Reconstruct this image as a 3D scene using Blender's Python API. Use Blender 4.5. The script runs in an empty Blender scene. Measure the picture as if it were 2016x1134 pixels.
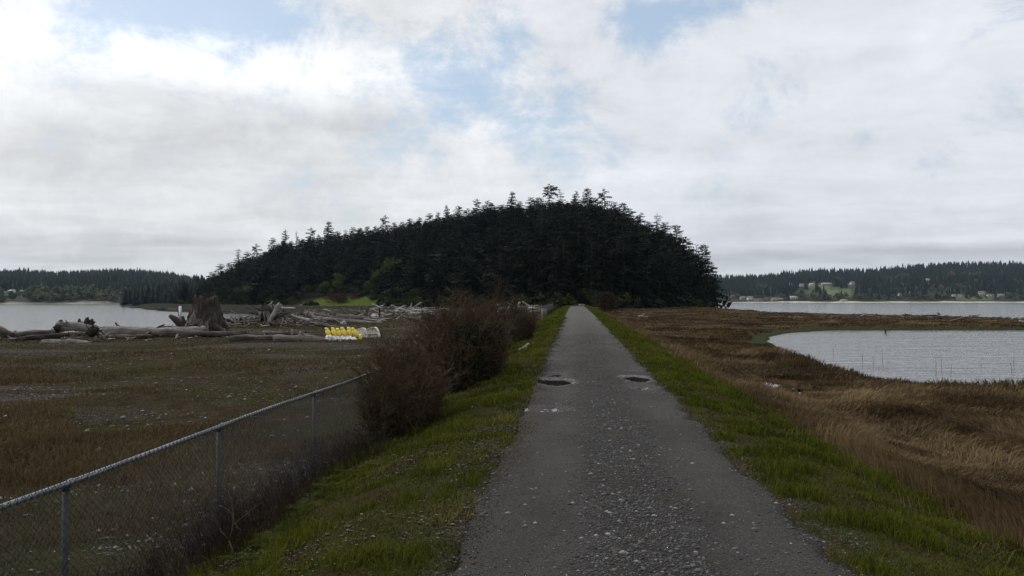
import bpy, math
import numpy as np
from mathutils import Vector, Matrix, Euler

SC = bpy.context.scene
COL = SC.collection
RNG = np.random.default_rng(7)
F = 1500.0                       # focal length in photo pixels
EYE = 1.75
R = math.radians


def at(px, py, z=None, Y=None):
    """photo pixel -> point, either on the height z or at the distance Y"""
    if Y is None:
        Y = (EYE - z) * F / (py - 590.0)
    X = (px - 1008.0) / F * Y
    return X, Y, EYE - (py - 590.0) * Y / F


# ---------------------------------------------------------------- objects
def tag(o, label=None, cat=None, group=None, kind=None):
    if label: o['label'] = label
    if cat: o['category'] = cat
    if group: o['group'] = group
    if kind: o['kind'] = kind
    return o


def empty(name, loc=(0, 0, 0), rz=0.0):
    o = bpy.data.objects.new(name, None)
    o.empty_display_size = 0.3
    o.location = loc
    o.rotation_euler = (0, 0, rz)
    COL.objects.link(o)
    return o


def mesh_data(name, verts, faces, mat=None, smooth=False, attrs=None):
    """faces: list of int arrays (each k x n) of equal-sized polygons"""
    me = bpy.data.meshes.new(name)
    verts = np.asarray(verts, dtype=np.float32).reshape(-1, 3)
    if not isinstance(faces, (list, tuple)):
        faces = [faces]
    faces = [np.asarray(f, dtype=np.int32) for f in faces if len(f)]
    me.vertices.add(len(verts))
    me.vertices.foreach_set('co', verts.ravel())
    loops = np.concatenate([f.ravel() for f in faces])
    tot = np.concatenate([np.full(len(f), f.shape[1], dtype=np.int32) for f in faces])
    start = np.concatenate([[0], np.cumsum(tot)[:-1]]).astype(np.int32)
    me.loops.add(len(loops))
    me.loops.foreach_set('vertex_index', loops)
    me.polygons.add(len(tot))
    me.polygons.foreach_set('loop_start', start)
    if smooth:
        me.polygons.foreach_set('use_smooth', np.ones(len(tot), dtype=bool))
    for k, v in (attrs or {}).items():
        v = np.asarray(v, dtype=np.float32)
        if v.ndim == 1:
            a = me.attributes.new(k, 'FLOAT', 'POINT')
            a.data.foreach_set('value', v)
        else:
            a = me.attributes.new(k, 'FLOAT_COLOR', 'POINT')
            a.data.foreach_set('color', v.ravel())
    me.update(calc_edges=True)
    me.validate()
    if mat: me.materials.append(mat)
    return me


def link(name, me, parent=None, loc=(0, 0, 0)):
    o = bpy.data.objects.new(name, me)
    o.location = loc
    COL.objects.link(o)
    if parent is not None: o.parent = parent
    return o


def copy_thing(o, parent=None):
    c = o.copy()
    COL.objects.link(c)
    c.parent = parent
    for ch in list(o.children):
        copy_thing(ch, c)
    return c


class MB:
    """collects pieces of geometry, builds ONE mesh object"""
    def __init__(self):
        self.v, self.f, self.t, self.n = [], {}, [], 0

    def add(self, verts, faces, tint=0.5):
        verts = np.asarray(verts, dtype=np.float64).reshape(-1, 3)
        if not isinstance(faces, (list, tuple)): faces = [faces]
        for f in faces:
            f = np.asarray(f, dtype=np.int64)
            if len(f): self.f.setdefault(f.shape[1], []).append(f + self.n)
        self.v.append(verts)
        t = np.asarray(tint, dtype=np.float64)
        self.t.append(np.broadcast_to(t, (len(verts),)).copy() if t.ndim == 0 else t)
        self.n += len(verts)
        return self

    def data(self, name, mat, smooth=False):
        return mesh_data(name, np.concatenate(self.v), [np.concatenate(x) for x in self.f.values()],
                         mat, smooth, {'tint': np.concatenate(self.t)})

    def build(self, name, mat, parent=None, loc=(0, 0, 0), smooth=False):
        return link(name, self.data(name, mat, smooth), parent, loc)

    def tube(self, pts, rads, n=8, tint=0.5, cap=True, jag=0.0, rng=None):
        v, f = tube(pts, rads, n, cap, jag, rng)
        return self.add(v, f, tint)

    def box(self, c, s, rz=0.0, tint=0.5):
        c = np.array(c, float); s = np.array(s, float) / 2
        p = np.array([(x, y, z) for x in (-1, 1) for y in (-1, 1) for z in (-1, 1)], float) * s
        cs, sn = math.cos(rz), math.sin(rz)
        q = p.copy()
        q[:, 0] = p[:, 0] * cs - p[:, 1] * sn
        q[:, 1] = p[:, 0] * sn + p[:, 1] * cs
        return self.add(q + c, np.array([(0, 1, 3, 2), (4, 6, 7, 5), (0, 4, 5, 1), (2, 3, 7, 6), (0, 2, 6, 4), (1, 5, 7, 3)]), tint)


def tube(pts, rads, n=8, cap=True, jag=0.0, rng=None):
    pts = np.asarray(pts, float)
    m = len(pts)
    rads = np.broadcast_to(np.asarray(rads, float), (m,)) if np.ndim(rads) < 2 else np.asarray(rads, float)
    T = np.gradient(pts, axis=0)
    T /= np.linalg.norm(T, axis=1)[:, None] + 1e-9
    up = np.array([0, 0, 1.0]) if abs(T[0, 2]) < 0.9 else np.array([1.0, 0, 0])
    A = np.cross(T, up); A /= np.linalg.norm(A, axis=1)[:, None] + 1e-9
    B = np.cross(A, T)
    th = np.arange(n) / n * 2 * math.pi
    rr = rads[:, None] if rads.ndim == 1 else rads
    V = pts[:, None, :] + rr[..., None] * (np.cos(th)[None, :, None] * A[:, None, :] + np.sin(th)[None, :, None] * B[:, None, :])
    if jag and rng is not None:
        V[0] -= T[0] * rng.uniform(0, jag, n)[:, None]
        V[-1] += T[-1] * rng.uniform(0, jag, n)[:, None]
    V = V.reshape(-1, 3)
    i = np.arange(m - 1)[:, None] * n; j = np.arange(n)[None, :]; j2 = (j + 1) % n
    q = np.stack([i + j, i + j2, i + n + j2, i + n + j], -1).reshape(-1, 4)
    fs = [q]
    if cap:
        V = np.vstack([V, pts[0], pts[-1]])
        a, b = m * n, m * n + 1
        jj = np.arange(n); jj2 = (jj + 1) % n
        fs.append(np.vstack([np.stack([jj2, jj, np.full(n, a)], -1),
                             np.stack([(m - 1) * n + jj, (m - 1) * n + jj2, np.full(n, b)], -1)]))
    return V, fs


def sticks(P0, P1, r0, r1):
    """many thin three-sided twigs at once"""
    P0 = np.asarray(P0, float); P1 = np.asarray(P1, float)
    n = len(P0)
    T = P1 - P0
    T /= np.linalg.norm(T, axis=1)[:, None] + 1e-9
    up = np.where(np.abs(T[:, 2:3]) < 0.9, np.array([[0, 0, 1.0]]), np.array([[1.0, 0, 0]]))
    A = np.cross(T, up); A /= np.linalg.norm(A, axis=1)[:, None] + 1e-9
    B = np.cross(A, T)
    V = np.empty((n, 6, 3))
    for k in range(3):
        d = math.cos(k * 2.0944) * A + math.sin(k * 2.0944) * B
        V[:, k] = P0 + d * np.reshape(r0, (-1, 1))
        V[:, 3 + k] = P1 + d * np.reshape(r1, (-1, 1))
    b = (np.arange(n) * 6)[:, None, None]
    q = np.array([(0, 1, 4, 3), (1, 2, 5, 4), (2, 0, 3, 5)])[None] + b
    return V.reshape(-1, 3), q.reshape(-1, 4)


def blades(P, h, w, az, lean, tint, rng):
    """grass blades: 5 vertices each, bent along az by lean (in heights)"""
    n = len(P)
    face = rng.uniform(0, math.pi, n)
    wd = np.stack([np.cos(face), np.sin(face), np.zeros(n)], -1) * (w / 2)[:, None]
    ld = np.stack([np.cos(az), np.sin(az), np.zeros(n)], -1)
    c = 1 / np.sqrt(1 + lean ** 2)
    tip = ld * (lean * c * h)[:, None]; tip[:, 2] = h * c
    mid = ld * (lean * c * h * 0.35)[:, None]; mid[:, 2] = h * np.minimum(0.62 * c + 0.1, 0.62)
    V = np.empty((n, 5, 3))
    V[:, 0] = P - wd; V[:, 1] = P + wd
    V[:, 2] = P + mid + wd * 0.75; V[:, 3] = P + mid - wd * 0.75
    V[:, 4] = P + tip
    b = np.arange(n)[:, None] * 5
    q = b + np.array([[0, 1, 2, 3]]); t = b + np.array([[3, 2, 4]])
    return V.reshape(-1, 3), [q, t], np.repeat(tint, 5)


# ---------------------------------------------------------------- noise
def _h(ix, iy, s):
    n = (ix * 374761393 + iy * 668265263 + s * 974634777) & 0xFFFFFFFF
    n = ((n ^ (n >> 13)) * 1274126177) & 0xFFFFFFFF
    return ((n ^ (n >> 16)) & 0xFFFF) / 65535.0


def vn(x, y, s=0):
    x = np.asarray(x, float); y = np.asarray(y, float)
    ix = np.floor(x).astype(np.int64); iy = np.floor(y).astype(np.int64)
    fx = x - ix; fy = y - iy
    fx = fx * fx * (3 - 2 * fx); fy = fy * fy * (3 - 2 * fy)
    return (_h(ix, iy, s) * (1 - fx) + _h(ix + 1, iy, s) * fx) * (1 - fy) + \
           (_h(ix, iy + 1, s) * (1 - fx) + _h(ix + 1, iy + 1, s) * fx) * fy


def fbm(x, y, s=0, o=4):
    a, t, k = 0.5, 0.0, 0.0
    for i in range(o):
        t = t + a * vn(x * 2 ** i, y * 2 ** i, s + i * 17); k += a; a *= 0.5
    return t / k


def sm(t):
    t = np.clip(t, 0, 1)
    return t * t * (3 - 2 * t)


def poly_sd(x, y, P):
    """signed distance to polygon, positive inside"""
    P = np.asarray(P, float)
    d = np.full(np.shape(x), 1e18); ins = np.zeros(np.shape(x), bool)
    for i in range(len(P)):
        a = P[i]; b = P[(i + 1) % len(P)]
        e = b - a
        wx = x - a[0]; wy = y - a[1]
        t = np.clip((wx * e[0] + wy * e[1]) / (e @ e), 0, 1)
        d = np.minimum(d, (wx - e[0] * t) ** 2 + (wy - e[1] * t) ** 2)
        c = (a[1] > y) != (b[1] > y)
        with np.errstate(divide='ignore', invalid='ignore'):
            ins ^= c & (x < (b[0] - a[0]) * (y - a[1]) / (b[1] - a[1] + 1e-30) + a[0])
    return np.where(ins, 1, -1) * np.sqrt(d)


# ---------------------------------------------------------------- the lie of the land
LAND = [(-90, -200), (-80, 10), (-58, 46), (-44, 57), (-38, 68), (-35, 84), (-34, 110), (-38, 140), (-46, 180), (-60, 222),
        (-84, 262), (-118, 320), (-160, 385), (-205, 430), (-225, 470), (-200, 540), (0, 640), (125, 560), (94, 400),
        (73, 300), (68, 272), (63, 256), (57, 226), (53, 200), (47, 158), (50, 134), (62, 122), (76, 109), (110, 100), (165, 60), (180, -200)]
MUD = [(-186, 381), (-150, 318), (-122, 282), (-98, 262), (-78, 246), (-52, 214), (-30, 190), (-20, 250), (-60, 330), (-140, 420), (-178, 425)]
LAGOON = [(19.3, 57), (17.6, 52), (15.2, 41.3), (14.4, 35.2), (13.9, 30), (14.5, 27.6), (17.3, 26.0), (24, 24.5), (45, 22), (80, 30),
          (95, 60), (80, 80), (54, 81), (34, 81), (27, 74), (21.6, 64)]
WET = [(8.8, 26.4, .7, 1.3), (8.3, 23.0, .5, 1.1), (9.6, 24.4, .5, .6), (7.9, 18.2, .35, .6), (7.3, 13.9, .32, .5), (7.7, 15.6, .25, .5)]
Z_BAY, Z_LAG, Z_WET = -3.0, -1.5, -1.215

# skyline of the wooded hill: photo x, tree-top y, ridge distance
RIDGE = np.array([(330, 590, 455), (400, 543, 460), (470, 500, 460), (560, 465, 452), (650, 446, 442), (760, 434, 425), (860, 416, 402),
                  (940, 402, 390), (1010, 390, 380), (1080, 386, 370), (1190, 388, 345), (1240, 412, 325), (1300, 436, 310),
                  (1345, 470, 292), (1385, 520, 272), (1412, 600, 262), (1440, 600, 262)], float)
BASE = np.array([(330, 440), (400, 425), (500, 370), (600, 322), (740, 300), (800, 262), (870, 225), (1000, 185), (1100, 165),
                 (1180, 165), (1250, 178), (1350, 218), (1400, 250), (1440, 260)], float)


def px_of(x, y):
    return 1008 + F * x / np.maximum(y, 1e-3)


def hill_h(x, y):
    y = np.asarray(y, float)
    p = np.where(y > 30, px_of(x, y), 0)
    Rr = np.interp(p, RIDGE[:, 0], RIDGE[:, 2])
    top = (590 - np.interp(p, RIDGE[:, 0], RIDGE[:, 1])) * Rr / F + EYE
    Hr = np.maximum(top - 17.0, 0.0)
    Rb = np.interp(p, BASE[:, 0], BASE[:, 1])
    t = (y - Rb) / (Rr - Rb)
    back = 1 - sm((y - Rr) / 130)
    edge = sm((p - 330) / 60) * sm((1440 - p) / 50)
    return Hr * sm(t) ** 0.85 * back * edge * (y > 30)


def road_s(x, y):
    return (x - 0.48 - 0.082 * y) / 1.00336


def road_rise(y):
    t = np.clip((y - 12) / 120, 0, 1)
    return 0.56 * (1 - (1 - t) ** 2)


def ground(x, y):
    x = np.asarray(x, float); y = np.asarray(y, float)
    s = road_s(x, y)
    r = road_rise(y)
    lump = (fbm(x / 5, y / 5, 3) - .5)
    fine = (fbm(x / .9, y / .9, 9) - .5)
    # right: verge, then salt marsh
    plat = -1.15 + .85 * sm((y - 80) / 90)
    tr = np.interp(s, [1.3, 2.2, 3.3, 6, 9], [0, .08, .42, .93, 1])
    zr = r * (1 - tr) + plat * tr + lump * .3 * sm((s - 3) / 4) + fine * .10 * sm((s - 1.6) / 2)
    # left: verge, fence line, beach field
    zl = np.interp(-s, [1.3, 2.2, 3.2, 4.0, 6, 20, 45], [0, -.10, -.42, -.72, -.82, -.97, -1.05])
    zl = zl + r * (1 - sm((-s - 1.3) / 26)) + lump * .22 * sm((-s - 4) / 6) + fine * .07 * sm((-s - 1.6) / 2)
    z = np.where(s > 0, zr, zl)
    z = z + .35 * sm((y - 100) / 60) * sm((-s - 3) / 8)
    # under the road sheet
    z = z - .09 * sm((1.34 - np.abs(s)) / .16) * (y < 150)
    # marsh pools
    for (cx, cy, a, b) in WET:
        q = ((x - cx) / a) ** 2 + ((y - cy) / b) ** 2 + 1.9 * (fbm(x * 1.7, y * 1.7, 33, 3) - .5)
        z = z + (-1.42 - z) * sm((2.0 - q) / .9)
    # lagoon
    dl = poly_sd(x, y, LAGOON) + (fbm(x / 2.2, y / 2.2, 21) - .5) * 1.3
    far = sm((y - 50) / 10)
    z = z + (-1.40 - z) * far * sm((dl + 1.9) / 1.0) * .93
    z = z + (-2.0 - z) * sm((dl + .5) / 1.1)
    # shore
    d = poly_sd(x, y, LAND) + (fbm(x / 14, y / 14, 5) - .5) * 8
    z = z + hill_h(x, y) * sm((d + 5) / 10)
    sea = -3.5 + np.maximum(-1.5, (d + 14) * .05).clip(max=0)
    tw = np.where(x > 20, 6.0, 15.0)
    z = z + (sea - z) * (1 - sm((d + tw - 2) / tw))
    dm = poly_sd(x, y, MUD) + (fbm(x / 9, y / 9, 6) - .5) * 9
    z = np.where(dm > -4, np.maximum(z, -3.08 + np.minimum(dm * .05, .9) + .25 * (fbm(x / 3, y / 3, 8) - .5) * sm(dm / 8)), z)
    return z


def g(x, y):
    return float(ground(np.array([x]), np.array([y]))[0])
# ---------------------------------------------------------------- materials
class NB:
    def __init__(self, tree):
        self.t = tree
        tree.nodes.clear()

    def n(self, kind, ins=None, **props):
        nd = self.t.nodes.new(kind)
        for k, v in props.items():
            setattr(nd, k, v)
        for k, v in (ins or {}).items():
            s = nd.inputs[k]
            if isinstance(v, bpy.types.NodeSocket):
                self.t.links.new(v, s)
            else:
                s.default_value = v
        return nd

    def math(self, op, a, b=0.0, c=0.0, clamp=False):
        return self.n('ShaderNodeMath', {0: a, 1: b, 2: c}, operation=op, use_clamp=clamp).outputs[0]

    def mix(self, fac, a, b, mode='MIX'):
        nd = self.n('ShaderNodeMix', data_type='RGBA', blend_type=mode)
        for s, v in ((0, fac), (6, a), (7, b)):
            if isinstance(v, bpy.types.NodeSocket): self.t.links.new(v, nd.inputs[s])
            else: nd.inputs[s].default_value = (*v, 1) if isinstance(v, tuple) and len(v) == 3 else v
        return nd.outputs[2]

    def ramp(self, fac, lo, hi):
        return self.n('ShaderNodeMapRange', {0: fac, 1: lo, 2: hi, 3: 0.0, 4: 1.0}, interpolation_type='SMOOTHSTEP').outputs[0]

    def noise(self, vec, scale, detail=4.0, rough=.55, dist=0.0):
        return self.n('ShaderNodeTexNoise', {'Vector': vec, 'Scale': scale, 'Detail': detail, 'Roughness': rough, 'Distortion': dist}).outputs[0]

    def attr(self, name):
        return self.n('ShaderNodeAttribute', attribute_name=name)

    def bump(self, height, strength, dist=.02):
        return self.n('ShaderNodeBump', {'Height': height, 'Strength': strength, 'Distance': dist}).outputs[0]

    def stretch(self, vec, sc):
        return self.n('ShaderNodeVectorMath', {0: vec, 1: sc}, operation='MULTIPLY').outputs[0]


def new_mat(name):
    m = bpy.data.materials.new(name)
    m.use_nodes = True
    b = NB(m.node_tree)
    b.out = b.n('ShaderNodeOutputMaterial')
    return m, b


def finish(b, color, rough=.8, normal=None, spec=.3, metal=0.0, translucent=0.0):
    ins = {'Base Color': color if isinstance(color, bpy.types.NodeSocket) else (*color, 1), 'Roughness': rough, 'Metallic': metal,
           'Specular IOR Level': spec}
    if normal is not None: ins['Normal'] = normal
    p = b.n('ShaderNodeBsdfPrincipled', ins).outputs[0]
    if translucent:
        tr = b.n('ShaderNodeBsdfTranslucent', {0: ins['Base Color']}).outputs[0]
        p = b.n('ShaderNodeMixShader', {0: translucent, 1: p, 2: tr}).outputs[0]
    b.t.links.new(p, b.out.inputs['Surface'])


def leaf_mat(name, dark, mid, light, scale=.6, transl=.25, rough=.75, per_object=True):
    """leaves and blades: colour by the tint each leaf carries, by patch and by plant"""
    m, b = new_mat(name)
    t = b.attr('tint').outputs['Fac']
    pos = b.n('ShaderNodeNewGeometry').outputs['Position']
    nz = b.noise(pos, scale, 3)
    f = b.math('ADD', b.math('MULTIPLY', t, .75), b.math('MULTIPLY', b.math('SUBTRACT', nz, .5), .9))
    if per_object:
        f = b.math('ADD', f, b.math('MULTIPLY', b.math('SUBTRACT', b.n('ShaderNodeObjectInfo').outputs['Random'], .5), .5))
    c = b.mix(b.ramp(f, 0, .45), dark, mid)
    c = b.mix(b.ramp(f, .45, .95), c, light)
    finish(b, c, rough, spec=.06, translucent=transl)
    return m


def wood_mat(name, dark, mid, light, stretch=(.6, 7, 7), bump=.6, moss=0.0):
    m, b = new_mat(name)
    oc = b.n('ShaderNodeTexCoord').outputs['Object']
    rnd = b.n('ShaderNodeObjectInfo').outputs['Random']
    v = b.n('ShaderNodeVectorMath', {0: oc, 1: b.n('ShaderNodeCombineXYZ', {0: b.math('MULTIPLY', rnd, 37.0)}).outputs[0]}, operation='ADD').outputs[0]
    st = b.stretch(v, stretch)
    n1 = b.noise(st, 2.2, 6, .65)
    n2 = b.noise(v, .9, 3)
    f = b.math('ADD', b.math('MULTIPLY', n1, .7), b.math('MULTIPLY', n2, .4))
    f = b.math('ADD', f, b.math('MULTIPLY', b.math('SUBTRACT', rnd, .5), .22))
    c = b.mix(b.ramp(f, .32, .55), dark, mid)
    c = b.mix(b.ramp(f, .52, .74), c, light)
    cr = b.ramp(b.noise(b.stretch(v, (stretch[0] * .5, stretch[1] * 1.6, stretch[2] * 1.6)), 2.0, 3), .60, .70)
    c = b.mix(b.math('MULTIPLY', cr, .75), c, tuple(x * .35 for x in dark))
    finish(b, c, .85, b.bump(n1, bump, .05), spec=.2)
    return m


def plain_mat(name, c1, c2, scale=3.0, rough=.6, spec=.3, metal=0.0, bump=0.0, lo=.35, hi=.65):
    m, b = new_mat(name)
    oc = b.n('ShaderNodeTexCoord').outputs['Object']
    n = b.noise(oc, scale, 6, .65)
    c = b.mix(b.ramp(n, lo, hi), c1, c2)
    finish(b, c, rough, b.bump(n, bump, .02) if bump else None, spec, metal)
    return m


M = {}
# conifers, far woods, broadleaf
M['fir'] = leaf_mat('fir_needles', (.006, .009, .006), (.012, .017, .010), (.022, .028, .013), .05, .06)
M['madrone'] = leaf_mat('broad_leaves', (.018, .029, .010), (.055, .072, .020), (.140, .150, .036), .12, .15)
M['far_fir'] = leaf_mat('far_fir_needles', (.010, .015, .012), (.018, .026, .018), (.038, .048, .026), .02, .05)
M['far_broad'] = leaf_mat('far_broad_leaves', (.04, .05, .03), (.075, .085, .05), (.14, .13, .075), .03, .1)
M['bark'] = plain_mat('bark', (.025, .020, .016), (.06, .05, .042), 2.5, .9, .1, bump=.5)
M['dead_twig'] = leaf_mat('dead_twigs', (.018, .013, .010), (.035, .025, .018), (.06, .045, .032), 2.0, 0.0)
# shrubs
M['red_twig'] = leaf_mat('red_brown_twigs', (.022, .016, .011), (.055, .038, .024), (.118, .084, .052), 1.6, 0.0)
M['bud'] = leaf_mat('opening_buds', (.040, .026, .014), (.080, .054, .024), (.14, .10, .042), 2.0, .2)
M['shrub_leaf'] = leaf_mat('dark_shrub_leaves', (.008, .014, .007), (.018, .028, .012), (.045, .055, .022), 2.5, .15)
M['scrub'] = leaf_mat('scrub_twigs', (.016, .012, .009), (.040, .029, .021), (.090, .066, .046), 1.3, 0.0)
M['sapling'] = plain_mat('pale_sapling_bark', (.06, .052, .035), (.12, .10, .065), 9, .8, .2)
M['fern'] = leaf_mat('fern_green', (.022, .028, .005), (.052, .064, .009), (.095, .100, .018), 2.5, .3)
# grasses
M['green_grass'] = leaf_mat('green_grass', (.032, .042, .006), (.086, .096, .010), (.175, .155, .032), 1.1, .3, per_object=False)
M['marsh_grass'] = leaf_mat('dead_marsh_grass', (.044, .030, .016), (.124, .086, .044), (.235, .170, .090), .35, .2, per_object=False)
M['moss'] = leaf_mat('verge_moss', (.022, .020, .007), (.056, .048, .015), (.105, .082, .034), 1.0, .15, per_object=False)
M['field_grass'] = leaf_mat('beach_field_grass', (.055, .040, .019), (.108, .080, .040), (.180, .138, .074), .35, .2, per_object=False)
# wood
M['drift_grey'] = wood_mat('weathered_grey_wood', (.028, .022, .019), (.105, .090, .080), (.27, .25, .23), bump=1.0)
M['drift_pale'] = wood_mat('bleached_wood', (.08, .072, .065), (.24, .225, .21), (.42, .40, .375))
M['drift_dark'] = wood_mat('dark_wet_wood', (.012, .009, .008), (.040, .031, .026), (.12, .102, .09), bump=1.0)
M['stump_wood'] = wood_mat('stump_wood', (.012, .009, .007), (.044, .033, .027), (.16, .14, .122), (3.2, 3.2, .30), .9)
M['bleach'] = wood_mat('bleached_stump_face', (.03, .025, .022), (.14, .125, .112), (.30, .28, .255), (3, 3, .5), .8)
# made things
M['galv'] = plain_mat('galvanised_steel', (.26, .29, .32), (.42, .45, .48), 14, .45, .5, .6)
M['rail'] = plain_mat('dull_galvanised_rail', (.13, .145, .16), (.24, .26, .28), 14, .45, .45, .55)
M['post'] = plain_mat('weathered_steel_post', (.030, .035, .040), (.055, .060, .066), 14, .55, .3, .4)
M['wire'] = plain_mat('dull_wire', (.022, .024, .027), (.045, .048, .052), 20, .6, .3, .3)
M['yellow'] = plain_mat('yellow_plastic', (.72, .53, .035), (.80, .66, .12), 5, .4, .4)
M['white_plastic'] = plain_mat('dirty_white_plastic', (.46, .40, .33), (.74, .70, .62), 1.7, .55, .35, lo=.30, hi=.5)
M['tarp'] = plain_mat('white_sheeting', (.20, .195, .20), (.58, .57, .58), 3, .6, .3)
M['paint_white'] = plain_mat('white_paint', (.55, .57, .60), (.78, .80, .82), 3, .55, .3)
M['board'] = plain_mat('grey_board', (.09, .094, .095), (.13, .134, .135), 3, .7, .2)
M['slat'] = plain_mat('brown_slats', (.045, .036, .034), (.085, .068, .062), 5, .85, .15)
M['post_wood'] = plain_mat('pale_post_wood', (.20, .18, .07), (.28, .26, .10), 6, .8, .2)
M['rock'] = plain_mat('dark_rock', (.018, .018, .019), (.05, .048, .046), 1.5, .85, .2, bump=.6)
M['concrete'] = plain_mat('concrete', (.14, .14, .135), (.2, .2, .19), 3, .85, .2)


def stone_mat(name, dark, mid, light):
    m, b = new_mat(name)
    t = b.attr('tint').outputs['Fac']
    pos = b.n('ShaderNodeNewGeometry').outputs['Position']
    n = b.noise(pos, 60, 3)
    f = b.math('ADD', t, b.math('MULTIPLY', b.math('SUBTRACT', n, .5), .35))
    c = b.mix(b.ramp(f, .0, .5), dark, mid)
    c = b.mix(b.ramp(f, .55, 1.0), c, light)
    finish(b, c, .7, spec=.3)
    return m


M['stones'] = stone_mat('gravel_stones', (.024, .023, .023), (.075, .074, .072), (.25, .245, .235))
M['chips'] = stone_mat('wood_chips', (.032, .023, .017), (.10, .078, .062), (.25, .22, .19))
M['shells'] = stone_mat('beach_stones', (.05, .046, .042), (.14, .132, .125), (.34, .325, .305))


def house_mat(name, c):
    return plain_mat(name, tuple(x * .85 for x in c), c, .5, .8, .2)


for k, c in (('white', (.62, .62, .60)), ('grey', (.30, .31, .32)), ('tan', (.36, .31, .25)), ('brown', (.16, .12, .10)), ('blue', (.28, .33, .38))):
    M['wall_' + k] = house_mat('siding_' + k, c)
for k, c in (('grey', (.17, .17, .18)), ('dark', (.07, .068, .07)), ('brown', (.13, .09, .075)), ('pale', (.36, .36, .36))):
    M['roof_' + k] = house_mat('roofing_' + k, c)
M['glass'] = plain_mat('window_glass', (.03, .035, .04), (.05, .055, .06), 1, .15, .5)


# water -----------------------------------------------------------------
def water_mat(name, color, sx, sy, strength, rough=.10, big=0.0, dist=.08):
    m, b = new_mat(name)
    pos = b.n('ShaderNodeNewGeometry').outputs['Position']
    n1 = b.noise(b.stretch(pos, (sx, sy, 1)), 1.0, 4, .6, .4)
    n2 = b.noise(b.stretch(pos, (sx * .12, sy * .2, 1)), 1.0, 3, .5)
    h = b.math('ADD', n1, b.math('MULTIPLY', n2, big))
    wind = b.ramp(b.noise(b.stretch(pos, (.012, .03, 1)), 1.0, 3, .55), .35, .65)
    st = b.math('MULTIPLY_ADD', wind, strength * .6, strength * .7)
    bp = b.n('ShaderNodeBump', {'Height': h, 'Strength': st, 'Distance': dist}).outputs[0]
    p = b.n('ShaderNodeBsdfPrincipled', {'Base Color': (*color, 1), 'Roughness': rough, 'IOR': 1.33, 'Normal': bp}).outputs[0]
    b.t.links.new(p, b.out.inputs['Surface'])
    return m


M['bay'] = water_mat('bay_water', (.10, .112, .12), .25, .7, .8, .10, .8, .16)
M['lagoon'] = water_mat('lagoon_water', (.095, .098, .104), .8, 2.4, .9, .06, 1.2, .065)
M['puddle'] = water_mat('puddle_water', (.020, .016, .013), 6, 6, .03, .02, 0, .005)
M['wet'] = water_mat('marsh_pool_water', (.02, .018, .015), 3, 3, .06, .05, 0, .01)


# ground ------------------------------------------------------------------
def ground_mat():
    m, b = new_mat('ground')
    pos = b.n('ShaderNodeNewGeometry').outputs['Position']
    z1 = b.n('ShaderNodeSeparateColor', {0: b.attr('zone').outputs['Color']}).outputs
    z2 = b.n('ShaderNodeSeparateColor', {0: b.attr('zonetwo').outputs['Color']}).outputs
    big = b.noise(pos, .35, 4)
    mid = b.noise(pos, 2.3, 5, .62)
    fin = b.noise(pos, 24, 5, .7)
    vor = b.n('ShaderNodeTexVoronoi', {'Vector': pos, 'Scale': 26.0, 'Randomness': 1.0})
    cell = b.n('ShaderNodeSeparateColor', {0: vor.outputs['Color']}).outputs[0]
    mixn = b.math('ADD', b.math('MULTIPLY', mid, .5), b.math('MULTIPLY', fin, .5))
    soil = b.mix(b.ramp(mixn, .35, .65), (.022, .016, .012), (.060, .044, .032))
    # beach field: dull dead turf with twig and shell specks
    turf = b.mix(b.ramp(mixn, .35, .68), (.016, .012, .007), (.050, .037, .021))
    turf = b.mix(b.math('MULTIPLY', b.ramp(big, .45, .60), .45), turf, b.mix(b.ramp(fin, .3, .7), (.016, .022, .006), (.046, .052, .015)))
    peb = b.mix(b.ramp(cell, .1, .95), (.035, .029, .026), (.155, .140, .130))
    peb = b.mix(b.ramp(vor.outputs['Distance'], .30, .62), peb, (.022, .018, .016))
    grassy = b.mix(b.ramp(mixn, .32, .68), (.016, .020, .006), (.050, .054, .013))
    mossy = b.mix(b.ramp(fin, .35, .7), (.018, .016, .007), (.050, .038, .018))
    grassy = b.mix(b.ramp(b.noise(pos, 1.1, 4), .46, .62), grassy, mossy)
    marsh = b.mix(b.ramp(mixn, .36, .66), (.024, .016, .010), (.085, .056, .031))
    mud = b.mix(b.ramp(mixn, .35, .65), (.011, .011, .008), (.034, .033, .022))
    lawn = b.mix(b.ramp(mixn, .3, .7), (.042, .060, .010), (.085, .110, .022))
    forest = b.mix(b.ramp(mixn, .3, .7), (.008, .008, .006), (.022, .019, .013))
    c = soil
    for w, col in ((z2[1], turf), (z1[0], grassy), (z1[1], marsh), (z1[2], peb), (z2[0], mud), (z2[2], forest)):
        c = b.mix(w, c, col)
    a = b.attr('lawn').outputs['Fac']
    c = b.mix(a, c, lawn)
    h = b.math('ADD', b.math('MULTIPLY', fin, .6), b.math('MULTIPLY', mid, .8))
    finish(b, c, .95, b.bump(h, .8, .06), spec=.02)
    return m


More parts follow.
